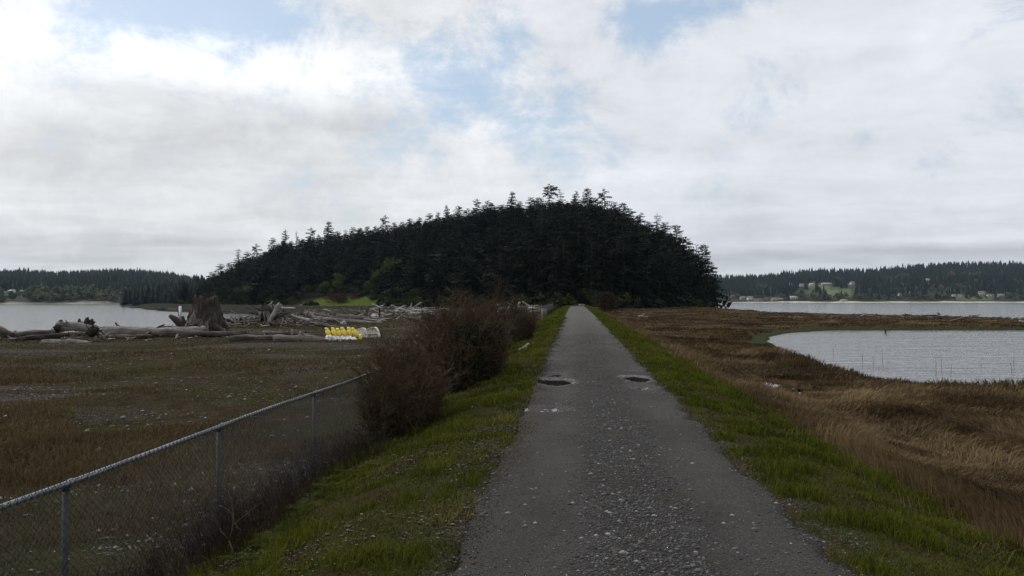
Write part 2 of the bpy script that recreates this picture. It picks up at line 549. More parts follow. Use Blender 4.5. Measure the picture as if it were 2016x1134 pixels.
def road_mat():
    m, b = new_mat('road')
    pos = b.n('ShaderNodeNewGeometry').outputs['Position']
    coarse = b.attr('coarse').outputs['Fac']
    edge = b.attr('edge').outputs['Fac']
    wet = b.attr('wet').outputs['Fac']
    v1 = b.n('ShaderNodeTexVoronoi', {'Vector': pos, 'Scale': 55.0, 'Randomness': 1.0})
    v2 = b.n('ShaderNodeTexVoronoi', {'Vector': pos, 'Scale': 130.0, 'Randomness': 1.0})
    c1 = b.n('ShaderNodeSeparateColor', {0: v1.outputs['Color']}).outputs[0]
    c2 = b.n('ShaderNodeSeparateColor', {0: v2.outputs['Color']}).outputs[0]
    big = b.noise(b.stretch(pos, (1.0, .35, 1)), 1.3, 5, .6)
    fin = b.noise(pos, 70, 4, .7)
    base = b.mix(b.ramp(fin, .3, .7), (.026, .025, .024), (.082, .079, .074))
    base = b.mix(b.math('MULTIPLY', b.ramp(c2, .80, .98), .6), base, (.17, .165, .158))
    st = b.mix(b.ramp(b.math('POWER', c1, 2.2), .05, .95), (.040, .039, .038), (.19, .187, .178))
    st = b.mix(b.ramp(v1.outputs['Distance'], .35, .65), st, (.032, .030, .028))
    moss = b.ramp(b.noise(pos, 2.6, 5, .65), .50, .66)
    c = b.mix(b.math('MULTIPLY', coarse, .75), base, st)
    c = b.mix(b.math('MULTIPLY', b.math('MULTIPLY', moss, coarse), .8), c, b.mix(fin, (.040, .036, .014), (.085, .070, .028)))
    c = b.mix(b.math('MULTIPLY', b.ramp(big, .38, .62), .55), c, b.mix(fin, (.020, .018, .016), (.050, .045, .040)))
    dirt = b.mix(b.ramp(fin, .3, .7), (.034, .026, .021), (.066, .052, .042))
    c = b.mix(b.math('MULTIPLY', edge, .9), c, dirt)
    c = b.mix(b.math('MULTIPLY', wet, .6), c, (.030, .028, .027))
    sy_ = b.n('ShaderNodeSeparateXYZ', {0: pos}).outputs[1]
    far_sheen = b.ramp(sy_, 12.0, 70.0)
    c = b.mix(b.math('MULTIPLY', far_sheen, .5), c, (.125, .122, .112))  # far gravel paled: grazing sky sheen put into the colour
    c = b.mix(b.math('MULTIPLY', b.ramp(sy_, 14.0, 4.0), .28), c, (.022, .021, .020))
    h = b.math('ADD', b.math('MULTIPLY', b.math('SUBTRACT', 1.0, v1.outputs['Distance']), b.math('MULTIPLY_ADD', coarse, .8, .15)), b.math('MULTIPLY', fin, .5))
    rim = b.attr('rim').outputs['Fac']
    rough = b.math('MULTIPLY_ADD', rim, -.5, b.math('MULTIPLY_ADD', wet, -.2, .9))
    c = b.mix(b.math('MULTIPLY', rim, .35), c, (.12, .118, .112))
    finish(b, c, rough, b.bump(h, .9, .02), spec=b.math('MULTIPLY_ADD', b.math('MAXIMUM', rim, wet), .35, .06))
    return m


M['ground'] = ground_mat()
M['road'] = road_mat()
# ---------------------------------------------------------------- the ground sheet
PUDDLES = [  # x, y, half width, half length, depth, water below rim, label
    (0.93, 15.95, .40, .60, .075, .030, 'dark oval puddle filling the pothole in the left wheel track'),
    (2.72, 16.6, .28, .62, .075, .028, 'dark oval puddle filling the pothole near the right grass edge'),
    (2.58, 15.15, .30, .30, .022, .010, 'shallow shiny puddle broken by stones just before the right pothole'),
    (0.56, 12.25, .30, .30, .020, .009, 'shallow shiny wet patch nearest the camera in the left wheel track'),
    (0.88, 17.3, .34, .55, .020, .009, 'pale wet sheen just beyond the left pothole puddle'),
]
HOLLOWS = [(2.95, 18.6, .42, .40, .045), (1.05, 21.5, .35, .35, .03), (2.2, 23.5, .4, .4, .03), (1.3, 25.2, .3, .4, .03), (3.4, 20.6, .3, .3, .03)]


def marsh_w(s, y): return sm((s - 3.25 - .5 * (fbm(y / 1.3, s * .3, 31) - .5) * 2) / .5)


def build_ground():
    front = np.arange(-44, 44.01, .23)
    back = np.arange(48, 312.1, 4.0)
    ang = np.radians(np.concatenate([front, back]))
    r = 1.0 * 1.0125 ** np.arange(0, 628)
    r = r[r < 2450]
    A, Rr = np.meshgrid(ang, r)
    x = (Rr * np.sin(A)).ravel(); y = (Rr * np.cos(A)).ravel()
    x = np.append(x, 0.0); y = np.append(y, 0.0)
    z = ground(x, y)
    na, nr = len(ang), len(r)
    i = np.arange(nr - 1)[:, None] * na; j = np.arange(na)[None]; j2 = (j + 1) % na
    q = np.stack([i + j, i + na + j, i + na + j2, i + j2], -1).reshape(-1, 4)[:, ::-1]
    jj = np.arange(na)
    t = np.stack([(jj + 1) % na, jj, np.full(na, na * nr)], -1)
    # what grows where
    s = road_s(x, y)
    hh = hill_h(x, y)
    d = poly_sd(x, y, LAND); dl = poly_sd(x, y, LAGOON); dm = poly_sd(x, y, MUD)
    forest = sm(hh / 1.5) * (d > -3)
    p = px_of(x, y)
    lawn = (sm((p - 590 + 30 * (fbm(x / 4, y / 4, 13) - .5)) / 5) * sm((752 - p + 40 * (fbm(x / 4, y / 4, 14) - .5)) / 6) * sm((y - 303) / 2) * sm((338 - y + 22 * (fbm(x / 5, y / 5, 15) - .5)) / 4)) * (y > 200)
    lawn = lawn * sm((3.4 + 3 * (fbm(x / 4, y / 6, 16) - .5) - hh) / .6)
    grassv = sm((np.abs(s) - 1.2) / .35) * (1 - sm((-s - 3.5) / .5)) * (1 - marsh_w(s, y)) * (y < 175)
    marsh = marsh_w(s, y) * (d > -3) * (s > 0)
    mud = np.maximum(sm((dl + 2.0) / .6), sm((np.where(x > 20, -2.0, 3.5) - d + 4 * (fbm(x / 6, y / 6, 12) - .5)) / 4))
    mud = np.maximum(mud, (dm > -3) * (hh < .6))
    lawn = np.maximum(lawn, .22 * sm((dl + 2.0) / .5) * (y > 48))
    field = (s < -3.4) * 1.0
    gr = fbm(x / 7.5 + 3, y / 2.6, 44, 5)
    gravel = sm((gr - .57) / .07) * (s < -4) * .8
    gravel = np.maximum(gravel, .35 * (s < -3.4) * sm((fbm(x / 1.4, y / .9, 47) - .58) / .08))
    zone = np.stack([grassv, marsh, gravel * (d > 0), np.ones_like(x)], -1)
    zone2 = np.stack([np.clip(mud, 0, 1), field, forest * (1 - lawn), np.ones_like(x)], -1)
    me = mesh_data('ground', np.stack([x, y, z], -1), [q, t], M['ground'], True, {'zone': zone, 'zonetwo': zone2, 'lawn': np.clip(lawn, 0, 1)})
    tag(link('ground', me), kind='structure')


def road_z(s, y):
    x = 0.48 + 0.082 * y + s * 1.00336
    base = road_rise(y) + .035 * (1 - (s / 1.3) ** 2) - .03 * (np.exp(-((s + .8) / .28) ** 2) + np.exp(-((s - .8) / .28) ** 2))
    e = np.abs(s) + .20 * (fbm(y * 1.1, s * .5 + 7, 51) - .5) + .10 * (fbm(y * 5, s, 52) - .5) + .34 * (fbm(y * 2.3, s * .7 + 3, 50, 3) - .5)
    base = base - .10 * sm((e - 1.20) / .26) + .012 * (fbm(x * 7, y * 7, 53) - .5) + .02 * (fbm(x * 1.6, y * 1.6, 54) - .5)
    wet = np.zeros_like(base); rim = np.zeros_like(base)
    rough = (fbm(x * 17, y * 17, 55, 3) - .5)
    for (cx, cy, a, b_, dep, lv, lab) in PUDDLES:
        q = np.sqrt(((x - cx) / a) ** 2 + ((y - cy) / b_) ** 2) + .75 * (fbm(x * 3.1, y * 2.4, 56, 4) - .5)
        base = base - dep * sm((1.25 - q) / .7) + (.050 if dep < .03 else .016) * rough * sm((1.5 - q) / .5)
        wet = np.maximum(wet, sm((1.6 - q) / .5) * (1.0 if dep > .03 else .6))
        rim = np.maximum(rim, (.95 if dep > .03 else .25) * sm(1 - np.abs(q - 1.12) / .22) * sm((fbm(x * 13, y * 9, 87, 3) - .36) / .2))
    for (cx, cy, a, b_, dep) in HOLLOWS:
        q = np.sqrt(((x - cx) / a) ** 2 + ((y - cy) / b_) ** 2) + .3 * (fbm(x * 3.5, y * 3.5, 57) - .5)
        base = base - dep * sm((1.2 - q) / .7)
        wet = np.maximum(wet, .45 * sm((1.3 - q) / .5))
    return base, wet, rim


def build_road():
    ys = [-4.0]
    while ys[-1] < 136: ys.append(ys[-1] + max(.045, min(.06, .0065 * abs(ys[-1])) if abs(ys[-1]) < 19 else .0065 * ys[-1]))
    ys = np.array(ys); ss = np.linspace(-1.55, 1.55, 84)
    S, Y = np.meshgrid(ss, ys)
    z, wet, rim = road_z(S, Y)
    X = 0.48 + 0.082 * Y + S * 1.00336
    w = len(ss)
    i = np.arange(len(ys) - 1)[:, None] * w; j = np.arange(w - 1)[None]
    q = np.stack([i + j, i + j + 1, i + w + j + 1, i + w + j], -1).reshape(-1, 4)
    wob = .45 * (fbm(S * 2.2, Y * 1.1, 59) - .5) + .25 * (fbm(S * 7, Y * 5, 60) - .5)
    coarse = np.clip(.12 + sm((.72 - np.abs(S - .02 + wob)) / .55) + .35 * sm((np.abs(S) - 1.05) / .2), 0, 1)
    coarse = coarse * (.35 + .65 * sm((30 - Y) / 16))
    edge = .55 * sm((-S - .95 + .8 * (fbm(Y * .8, S, 58) - .5)) / .4) * sm((26 - Y) / 10) + .5 * sm((S - 1.15) / .2) * sm((15 - Y) / 6)
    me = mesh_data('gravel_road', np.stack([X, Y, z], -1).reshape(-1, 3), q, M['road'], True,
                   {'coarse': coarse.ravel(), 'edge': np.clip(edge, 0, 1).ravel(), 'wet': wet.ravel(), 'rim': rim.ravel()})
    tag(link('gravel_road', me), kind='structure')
    for (cx, cy, a, b_, dep, lv, lab) in PUDDLES:
        th = np.arange(40) / 40 * 2 * math.pi
        k = 1.35
        zz = float(road_rise(np.array([cy]))[0]) + float((.035 * (1 - (road_s(cx, cy) / 1.3) ** 2))) - .012 - lv
        if dep < .03: zz = float(road_z(np.array([road_s(cx, cy)]), np.array([cy]))[0][0]) - .006
        v = np.stack([cx + a * k * np.cos(th), cy + b_ * k * np.sin(th), np.full(40, zz)], -1)
        me = mesh_data('puddle', v, np.arange(40)[None], M['puddle'])
        tag(link('puddle', me), lab, 'puddle', 'puddles on the gravel road')


def build_water():
    th = np.arange(96) / 96 * 2 * math.pi
    v = np.stack([2440 * np.sin(th), 2440 * np.cos(th), np.full(96, Z_BAY)], -1)
    tag(link('bay_water', mesh_data('bay_water', v, np.arange(96)[None][:, ::-1], M['bay'])), kind='structure')
    P = np.array(LAGOON, float); c = P.mean(0)
    Q = c + (P - c) * 1.03 + (P - c) / np.linalg.norm(P - c, axis=1)[:, None] * 1.2
    v = np.column_stack([Q, np.full(len(Q), Z_LAG)])
    tag(link('lagoon_water', mesh_data('lagoon_water', v, np.arange(len(Q))[None], M['lagoon'])), kind='structure')
    mb = MB()
    for (cx, cy, a, b_) in WET:
        t = np.arange(24) / 24 * 2 * math.pi
        mb.add(np.stack([cx + 1.6 * a * np.cos(t), cy + 1.6 * b_ * np.sin(t), np.full(24, Z_WET)], -1), np.arange(24)[None])
    tag(mb.build('marsh_pool_water', M['wet']), kind='structure')


# ---------------------------------------------------------------- far shores
FAR = {
    'left': dict(px=[-300, -100, 0, 50, 100, 200, 280, 340, 380, 430, 520], top=[528, 532, 531, 530, 533, 529, 530, 536, 545, 556, 575], Y0=800, Y1=1950, tree=13),
    'head': dict(px=[236, 252, 275, 300, 340, 385, 440, 520], top=[600, 588, 573, 565, 553, 545, 550, 570], Y0=585, Y1=650, tree=13),
    'right': dict(px=[1300, 1400, 1440, 1490, 1530, 1570, 1620, 1700, 1740, 1790, 1850, 1930, 2016, 2120, 2300],
                  top=[545, 543, 541, 540, 536, 531, 528, 528, 525, 520, 516, 514, 515, 520, 520], Y0=1250, Y1=2250, tree=16.5),
}


def far_z(k, px, Y):
    c = FAR[k]
    top = EYE + (590 - np.interp(px, c['px'], c['top'])) * c['Y1'] / F
    H = np.maximum(top - c['tree'] * .9, -2.0)
    t = (Y - c['Y0']) / (c['Y1'] - c['Y0'])
    if k == 'right':
        t = np.clip(t, -1, 2)
        sh = np.where(t < .03, t / .03 * .02, .02 + (.98) * np.clip((t - .03) / .97, 0, 1) ** .9)
    elif k == 'left':
        sh = np.clip(t, 0, 1) ** .8
    else:
        sh = sm(np.clip(t * 1.1, 0, 1)) ** .7
    back = 1 - .6 * sm((t - 1) / .5)
    return np.where(t < 0, -3.3 + .0 * t, -2.9 + (H + 2.9) * sh * back + 1.2 * (fbm(px / 9, Y / 60, 61) - .5) * sm(t * 12))


def build_far_hills():
    mb_v, mb_f, n, za = [], [], 0, []
    for k, c in FAR.items():
        px = np.arange(c['px'][0], c['px'][-1] + 1, 6.0)
        t = np.concatenate([[-.06, -.01, 0, .008, .018, .03, .05], np.linspace(.08, 1.5, 26)])
        T, P = np.meshgrid(t, px)
        Yv = c['Y0'] + T * (c['Y1'] - c['Y0']) + (18 * (vn(P / 23, P * 0, 62) - .5) * (k != 'head'))
        z = far_z(k, P, Yv)
        X = (P - 1008) / F * Yv
        w = len(t)
        i = np.arange(len(px) - 1)[:, None] * w; j = np.arange(w - 1)[None]
        mb_v.append(np.stack([X, Yv, z], -1).reshape(-1, 3))
        mb_f.append(np.stack([i + j, i + w + j, i + w + j + 1, i + j + 1], -1).reshape(-1, 4)[:, ::-1] + n)
        n += X.size
        sand = ((T > -.02) & (T < (.03 if k == 'right' else .012))) * (1.0 if k == 'right' else .35 if k == 'left' else 0)
        lawn = np.zeros_like(T)
        if k == 'right':
            lawn = sm((P - 1585) / 8) * sm((1682 - P) / 10) * sm((T - .09) / .03) * sm((.50 - T) / .05) * (.35 + .65 * (fbm(P / 14, T * 9, 63) > .47))
            lawn = np.maximum(lawn, .8 * sm((P - 1866) / 8) * sm((1960 - P) / 10) * sm((T - .03) / .01) * sm((.10 - T) / .02))
        za.append(np.stack([sand, lawn, np.zeros_like(T), np.ones_like(T)], -1).reshape(-1, 4))
    m, b = new_mat('far_hill_ground')
    pos = b.n('ShaderNodeNewGeometry').outputs['Position']
    z = b.n('ShaderNodeSeparateColor', {0: b.attr('zone').outputs['Color']}).outputs
    nz = b.noise(pos, .08, 5, .65)
    c = b.mix(b.ramp(nz, .35, .65), (.012, .016, .010), (.035, .038, .022))
    c = b.mix(z[1], c, b.mix(b.ramp(nz, .4, .6), (.06, .08, .03), (.12, .135, .06)))
    c = b.mix(z[0], c, b.mix(b.ramp(nz, .4, .6), (.30, .27, .22), (.55, .52, .46)))
    finish(b, c, .9, spec=.1)
    me = mesh_data('hills', np.concatenate(mb_v), [np.concatenate(mb_f)], m, True, {'zone': np.concatenate(za)})
    tag(link('hills', me), kind='structure')


def spire(rng, H, Rd, lv=7, nb=7):
    """small far conifer: stacked ragged skirts"""
    V, T = [], []
    n = 0
    for i in range(lv):
        z0 = H * (.10 + .86 * i / lv); r = Rd * (1 - i / lv) ** .8 * rng.uniform(.8, 1.15)
        th = np.arange(nb) / nb * 6.283 + rng.uniform(0, 6)
        rr = r * rng.uniform(.55, 1.2, nb)
        ring = np.stack([rr * np.cos(th), rr * np.sin(th), z0 - rng.uniform(.0, .10, nb) * H * .5], -1)
        apex = np.array([[0, 0, z0 + H * (1.9 / lv if i < lv - 1 else 1.0 / lv)]])
        V += [ring, apex]
        j = np.arange(nb)
        T.append(np.stack([j + n, (j + 1) % nb + n, np.full(nb, n + nb)], -1))
        n += nb + 1
    return np.concatenate(V), np.concatenate(T)


def puff(rng, H, W, n=110):
    """small far broadleaf: leaf clumps through a lobed crown"""
    c = rng.normal(0, 1, (7, 3)) * np.array([W * .22, W * .22, H * .17]) + np.array([0, 0, H * .58])
    k = rng.integers(0, 7, n)
    d = rng.normal(0, 1, (n, 3)); d /= np.linalg.norm(d, axis=1)[:, None]
    p = c[k] + d * np.array([W * .26, W * .26, H * .24]) * rng.uniform(.55, 1, n)[:, None]
    p[:, 2] = np.maximum(p[:, 2], .2)
    a = rng.normal(0, 1, (n, 3)); a /= np.linalg.norm(a, axis=1)[:, None]
    b_ = np.cross(a, d); s = (W * .13 * rng.uniform(.6, 1.3, n))[:, None]
    V = np.stack([p - a * s, p + b_ * s, p + a * s, p - b_ * s], 1)
    return V.reshape(-1, 3), (np.arange(n)[:, None] * 4 + np.arange(4)[None])


HOUSE_PX = [(1443, 586, 7), (1463, 590, 11), (1477, 591, 11), (1494, 593, 16), (1510, 591, 9), (1525, 592.5, 12), (1536, 592.5, 9), (1562, 588.5, 14),
            (1578, 564, 8), (1598, 562, 8), (1627, 561, 18), (1678, 560, 7), (1661, 593, 12), (1826, 552, 6), (1771, 582, 6), (1878, 584, 6), (1889, 584, 7),
            (1933, 581, 14), (1949, 583, 11), (1971, 584, 11), (10, 577, 9), (25, 576, 11), (46, 577, 12), (199, 580, 6), (236, 577, 4)]


def hides_house(px, Y, z, h):
    base = 590 - (z - EYE) * F / Y; top = 590 - (z + h - EYE) * F / Y
    return any(abs(px - a) < w / 2 + 2.5 and base > b_ - 1 and top < b_ - 1.5 for a, b_, w in HOUSE_PX)


def build_far_woods():
    rng = np.random.default_rng(21)
    spires = [spire(rng, 1, .20 + .05 * (i % 3)) for i in range(9)]
    puffs = [puff(rng, 1, 1.0) for i in range(6)]
    fir, broad = MB(), MB()

    def put(mb, proto, x, y, z, h, w, t):
        V, T = proto
        a = rng.uniform(0, 6.28)
        c, s = math.cos(a), math.sin(a)
        Q = np.stack([(V[:, 0] * c - V[:, 1] * s) * w, (V[:, 0] * s + V[:, 1] * c) * w, V[:, 2] * h], -1) + (x, y, z)
        mb.add(Q, T, t)
    for k, n, pw in (('left', 4200, .9), ('head', 520, 1.0), ('right', 5600, .85)):
        c = FAR[k]
        lo, hi = c['px'][0], c['px'][-1]
        for _ in range(n):
            px = rng.uniform(lo, hi); t = rng.uniform(.03, 1.06) ** pw
            if k == 'right' and 1585 < px < 1684 and .08 < t < .48 and fbm(px / 14, t * 9, 63) > .40: continue
            if k == 'right' and t < .09 and rng.random() < .7: continue
            Y = c['Y0'] + t * (c['Y1'] - c['Y0'])
            z = float(far_z(k, np.array([px]), np.array([Y]))[0])
            if hides_house(px, Y, z, c['tree'] * 1.0): continue
            x = (px - 1008) / F * Y
            h = c['tree'] * rng.uniform(.6, 1.2) * (1.25 if rng.random() < .06 else 1)
            cl = vn(px / 30 + 5, t * 6, 64)
            if k == 'right' and t < .55 and cl > .66 and rng.random() < .5:
                put(broad, puffs[rng.integers(6)], x, Y, z - .5, h * .7, h * .62, rng.uniform(.1, .75))
            else:
                put(fir, spires[rng.integers(9)], x, Y, z - .5, h, h * rng.uniform(.8, 1.15), np.clip(rng.normal(.35, .22) + (cl - .5) * .3, 0, 1))
    # pale leafless and leafing thickets along the far shores
    for k, n, a, b_ in (('left', 190, -120, 175), ('right', 230, 1405, 2120), ('left', 40, 175, 250)):
        c = FAR[k]
        for _ in range(n):
            px = rng.uniform(a, b_); t = rng.uniform(.035, .10) if k == 'right' else rng.uniform(.01, .10)
            Y = c['Y0'] + t * (c['Y1'] - c['Y0'])
            z = float(far_z(k, np.array([px]), np.array([Y]))[0])
            h = rng.uniform(4, 10) if k == 'right' else rng.uniform(6, 13)
            if hides_house(px, Y, z, h): continue
            put(broad, puffs[rng.integers(6)], (px - 1008) / F * Y, Y, z - .4, h, h * 1.05, rng.uniform(.0, .65))
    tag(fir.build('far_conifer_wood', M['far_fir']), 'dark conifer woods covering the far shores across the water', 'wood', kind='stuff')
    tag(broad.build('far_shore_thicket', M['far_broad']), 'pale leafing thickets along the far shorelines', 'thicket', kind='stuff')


# ---------------------------------------------------------------- grasses and stones (uncountable)
def build_grass():
    rng = np.random.default_rng(5)
    # verges
    n = 380000
    y = 2.3 * (150 / 2.3) ** rng.random(n)
    side = rng.random(n) < .5
    s = np.where(side, 1.18 + rng.random(n) * 2.65, -1.12 - rng.random(n) * 2.9)
    x = 0.48 + 0.082 * y + s * 1.00336
    a = np.abs(s)
    tuft = fbm(x * 2.6, y * 2.6, 71, 3); patch = fbm(x * .8, y * .8, 72, 3)
    keep = rng.random(n) < np.clip((tuft - .34) * 4.2, .38, 1) * np.where(side, 1.0, np.clip((patch - .30) * 4 + .15, .35, 1)) * np.clip((a - 1.08 + .5 * (fbm(y * 2.3, s * .7 + 3, 50, 3) - .5)) * 3.4 + .06, 0, 1)
    keep &= ~((s > 0) & (rng.random(n) < marsh_w(s, y)))
    x, y, s, a, tuft, patch, side = [q[keep] for q in (x, y, s, a, tuft, patch, side)]
    n = len(x); d = np.hypot(x, y)
    h = (.022 + .085 * np.clip((tuft - .44) * 4, 0, 1)) * rng.uniform(.6, 1.4, n) * np.clip((a - 1.0) * 2.2, .35, 1.15)
    h = h * np.where(side, 1.02, .9) + d * .0004
    w = np.maximum(rng.uniform(.004, .008, n), d * .0011)
    tint = np.clip(rng.normal(.42, .2, n) + (patch - .5) * -1.2 * np.where(side, .35, 1.0) + .25 * (tuft < .42) + np.where(side, 0, .06), 0, 1)
    P = np.stack([x, y, ground(x, y) - .01], -1)
    V, Fc, T = blades(P, h, w, rng.uniform(0, 6.28, n), rng.uniform(.1, 1.1, n), tint, rng)
    tag(link('verge_grass', mesh_data('verge_grass', V, Fc, M['green_grass'], False, {'tint': T})),
        'short green grass on both verges of the gravel road', 'grass', kind='stuff')
    # short moss and dead turf between the tufts
    n = 230000
    y = 2.6 * (60 / 2.6) ** rng.random(n)
    side = rng.random(n) < .4
    s = np.where(side, .98 + rng.random(n) * 2.45, -.80 - rng.random(n) * 2.9)
    x = 0.48 + 0.082 * y + s * 1.00336
    patch = fbm(x * .8, y * .8, 72, 3)
    keep = rng.random(n) < np.clip((np.abs(s) - np.where(side, 1.10, 1.02) + .6 * (fbm(x * 1.5, y * 1.5, 86) - .5)) * 2.2, .0, 1) * np.clip(1.5 - (patch - .35) * 3, .3, 1)
    x, y, s, patch = x[keep], y[keep], s[keep], patch[keep]; n = len(x)
    h = rng.uniform(.010, .040, n) * np.clip((np.abs(s) - .7) * 1.6, .4, 1) + y * .0004
    w = np.maximum(rng.uniform(.004, .008, n), y * .0011)
    P = np.stack([x, y, np.maximum(ground(x, y), np.where(np.abs(s) < 1.5, road_z(s, y)[0], -9)) - .004], -1)
    V, Fc, T = blades(P, h, w, rng.uniform(0, 6.28, n), rng.uniform(.4, 2.2, n), np.clip(rng.normal(.45, .25, n) + (fbm(x * 2, y * 2, 84) - .5), 0, 1), rng)
    tag(link('verge_moss', mesh_data('verge_moss', V, Fc, M['moss'], False, {'tint': T})), 'short olive moss and dead turf on the verges', 'moss', kind='stuff')
    # salt marsh
    n = 520000
    r = 4.5 * (270 / 4.5) ** rng.random(n) ** .95
    an = np.radians(rng.uniform(3.5, 39, n))
    x = r * np.sin(an); y = r * np.cos(an)
    s = road_s(x, y)
    ok = (s > 2.7) & (rng.random(n) < marsh_w(s, y) + .02)
    x, y, s, r = x[ok], y[ok], s[ok], r[ok]
    dl = poly_sd(x, y, LAGOON); d = poly_sd(x, y, LAND)
    farside = y > 49
    ok = (dl < np.where(farside, -1.5 - 1.2 * (fbm(x / 3, y / 3, 79) - .5), -.5)) & (d > -1.5) & (hill_h(x, y) < .8)
    wet = np.zeros_like(x)
    for (cx, cy, A_, B_) in WET: wet = np.maximum(wet, sm((2.2 - ((x - cx) / A_) ** 2 - ((y - cy) / B_) ** 2) / .9))
    ok &= rng.random(len(x)) > wet * 1.05
    x, y, s, r, dl = x[ok], y[ok], s[ok], r[ok], dl[ok]
    n = len(x)
    clump = fbm(x * 1.1, y * 1.1, 73, 3); bigp = fbm(x / 5, y / 4, 74, 4)
    flow = fbm(x / 2.6, y / 2.6, 75, 3) * 9.0 + .7
    upright = sm((4.9 - s) / 1.4)
    hole = sm((bigp - .36) / .1)
    h = (.16 + .30 * clump + .05 * upright) * rng.uniform(.55, 1.25, n) * (.45 + .55 * hole) * np.clip(.55 + (s - 2.9) * .3, .45, 1)
    h = np.where((dl > -3) & (y < 49), h * 1.1, h) * np.where(r > 60, .85, 1)
    nearw = np.zeros_like(x)
    for (cx, cy, A_, B_) in WET: nearw = np.maximum(nearw, sm((7.5 - ((x - cx) / A_) ** 2 - ((y - cy + .3) / B_) ** 2) / 5))
    h = h * (1 - .72 * nearw)
    az = flow + rng.normal(0, .45, n)
    lean = np.where(rng.random(n) < upright * .55, rng.uniform(.1, .5, n), rng.uniform(.7, 2.6, n))
    lean = np.where((dl > -2.2) & (y < 49), rng.uniform(.15, .8, n), lean)
    w = np.maximum(rng.uniform(.004, .009, n), r * .00115)
    tint = np.clip(rng.normal(.44, .17, n) + (fbm(x / 3.2, y / 2.2, 76) - .5) * 1.3 - .28 * (1 - hole) + .12 * upright - .12 * sm((bigp - .55) / .1), 0, 1)
    P = np.stack([x, y, ground(x, y) - .02], -1)
    V, Fc, T = blades(P, h, w, az, lean, tint, rng)
    tag(link('marsh_grass', mesh_data('marsh_grass', V, Fc, M['marsh_grass'], False, {'tint': T})),
        'matted brown dead grass of the salt marsh right of the road', 'grass', kind='stuff')
    # beach field left of the fence
    n = 360000
    r = 4.0 * (150 / 4.0) ** rng.random(n)
    an = np.radians(rng.uniform(-42, 2, n))
    x = r * np.sin(an); y = r * np.cos(an)
    s = road_s(x, y)
    gr = fbm(x / 7.5 + 3, y / 2.6, 44, 5)
    pt = fbm(x / 2.2, y / 1.6, 77, 4)
    d = poly_sd(x, y, LAND)
    ok = (s < -3.7) & (d > 2) & (hill_h(x, y) < .5) & (rng.random(n) < np.clip((pt - .34) * 5, .25, 1) * np.clip((.60 - gr) * 8, .10, 1))
    x, y, r, pt, s = x[ok], y[ok], r[ok], pt[ok], s[ok]
    n = len(x)
    tall = fbm(x / 4, y / 3, 78, 3)
    h = (.035 + .12 * sm((tall - .40) / .25)) * rng.uniform(.6, 1.3, n) + r * .0004
    w = np.maximum(rng.uniform(.003, .006, n), r * .0011)
    tint = np.clip(rng.normal(.4, .2, n) + (pt - .5) * .8, 0, 1)
    grn = (fbm(x / 3, y / 2.4, 80, 3) > .50) & (tall < .52)
    P = np.stack([x, y, ground(x, y) - .01], -1)
    for sel, nm, mt, lab in ((~grn, 'field_grass', 'field_grass', 'sparse brown dead grass on the beach field left of the fence'),
                             (grn, 'field_weeds', 'green_grass', 'patchy low green weeds on the beach field')):
        m = int(sel.sum())
        V, Fc, T = blades(P[sel], h[sel] * (1 if nm == 'field_grass' else .7), w[sel], rng.uniform(0, 6.28, m), rng.uniform(.1, 1.3, m),
                          tint[sel] * (1 if nm == 'field_grass' else .55), rng)
        tag(link(nm, mesh_data(nm, V, Fc, M[mt], False, {'tint': T})), lab, 'grass', kind='stuff')


OCT_V = np.array([(1, 0, 0), (.31, .95, 0), (-.81, .59, 0), (-.81, -.59, 0), (.31, -.95, 0), (0, 0, 1), (0, 0, -1)], float)
OCT_F = np.array([(i, (i + 1) % 5, 5) for i in range(5)] + [((i + 1) % 5, i, 6) for i in range(5)])


def pebbles(P, sx, sy, sz, rng, tint):
    n = len(P)
    V = OCT_V[None] * rng.uniform(.75, 1.2, (n, 7, 1)) * np.stack([sx, sy, sz], -1)[:, None, :]
    a = rng.uniform(0, 6.28, n); c, s = np.cos(a)[:, None], np.sin(a)[:, None]
    W = V.copy()
    W[..., 0] = V[..., 0] * c - V[..., 1] * s; W[..., 1] = V[..., 0] * s + V[..., 1] * c
    W += P[:, None, :]
    Fc = OCT_F[None] + (np.arange(n) * 7)[:, None, None]
    return W.reshape(-1, 3), Fc.reshape(-1, 3), np.repeat(tint, 7)


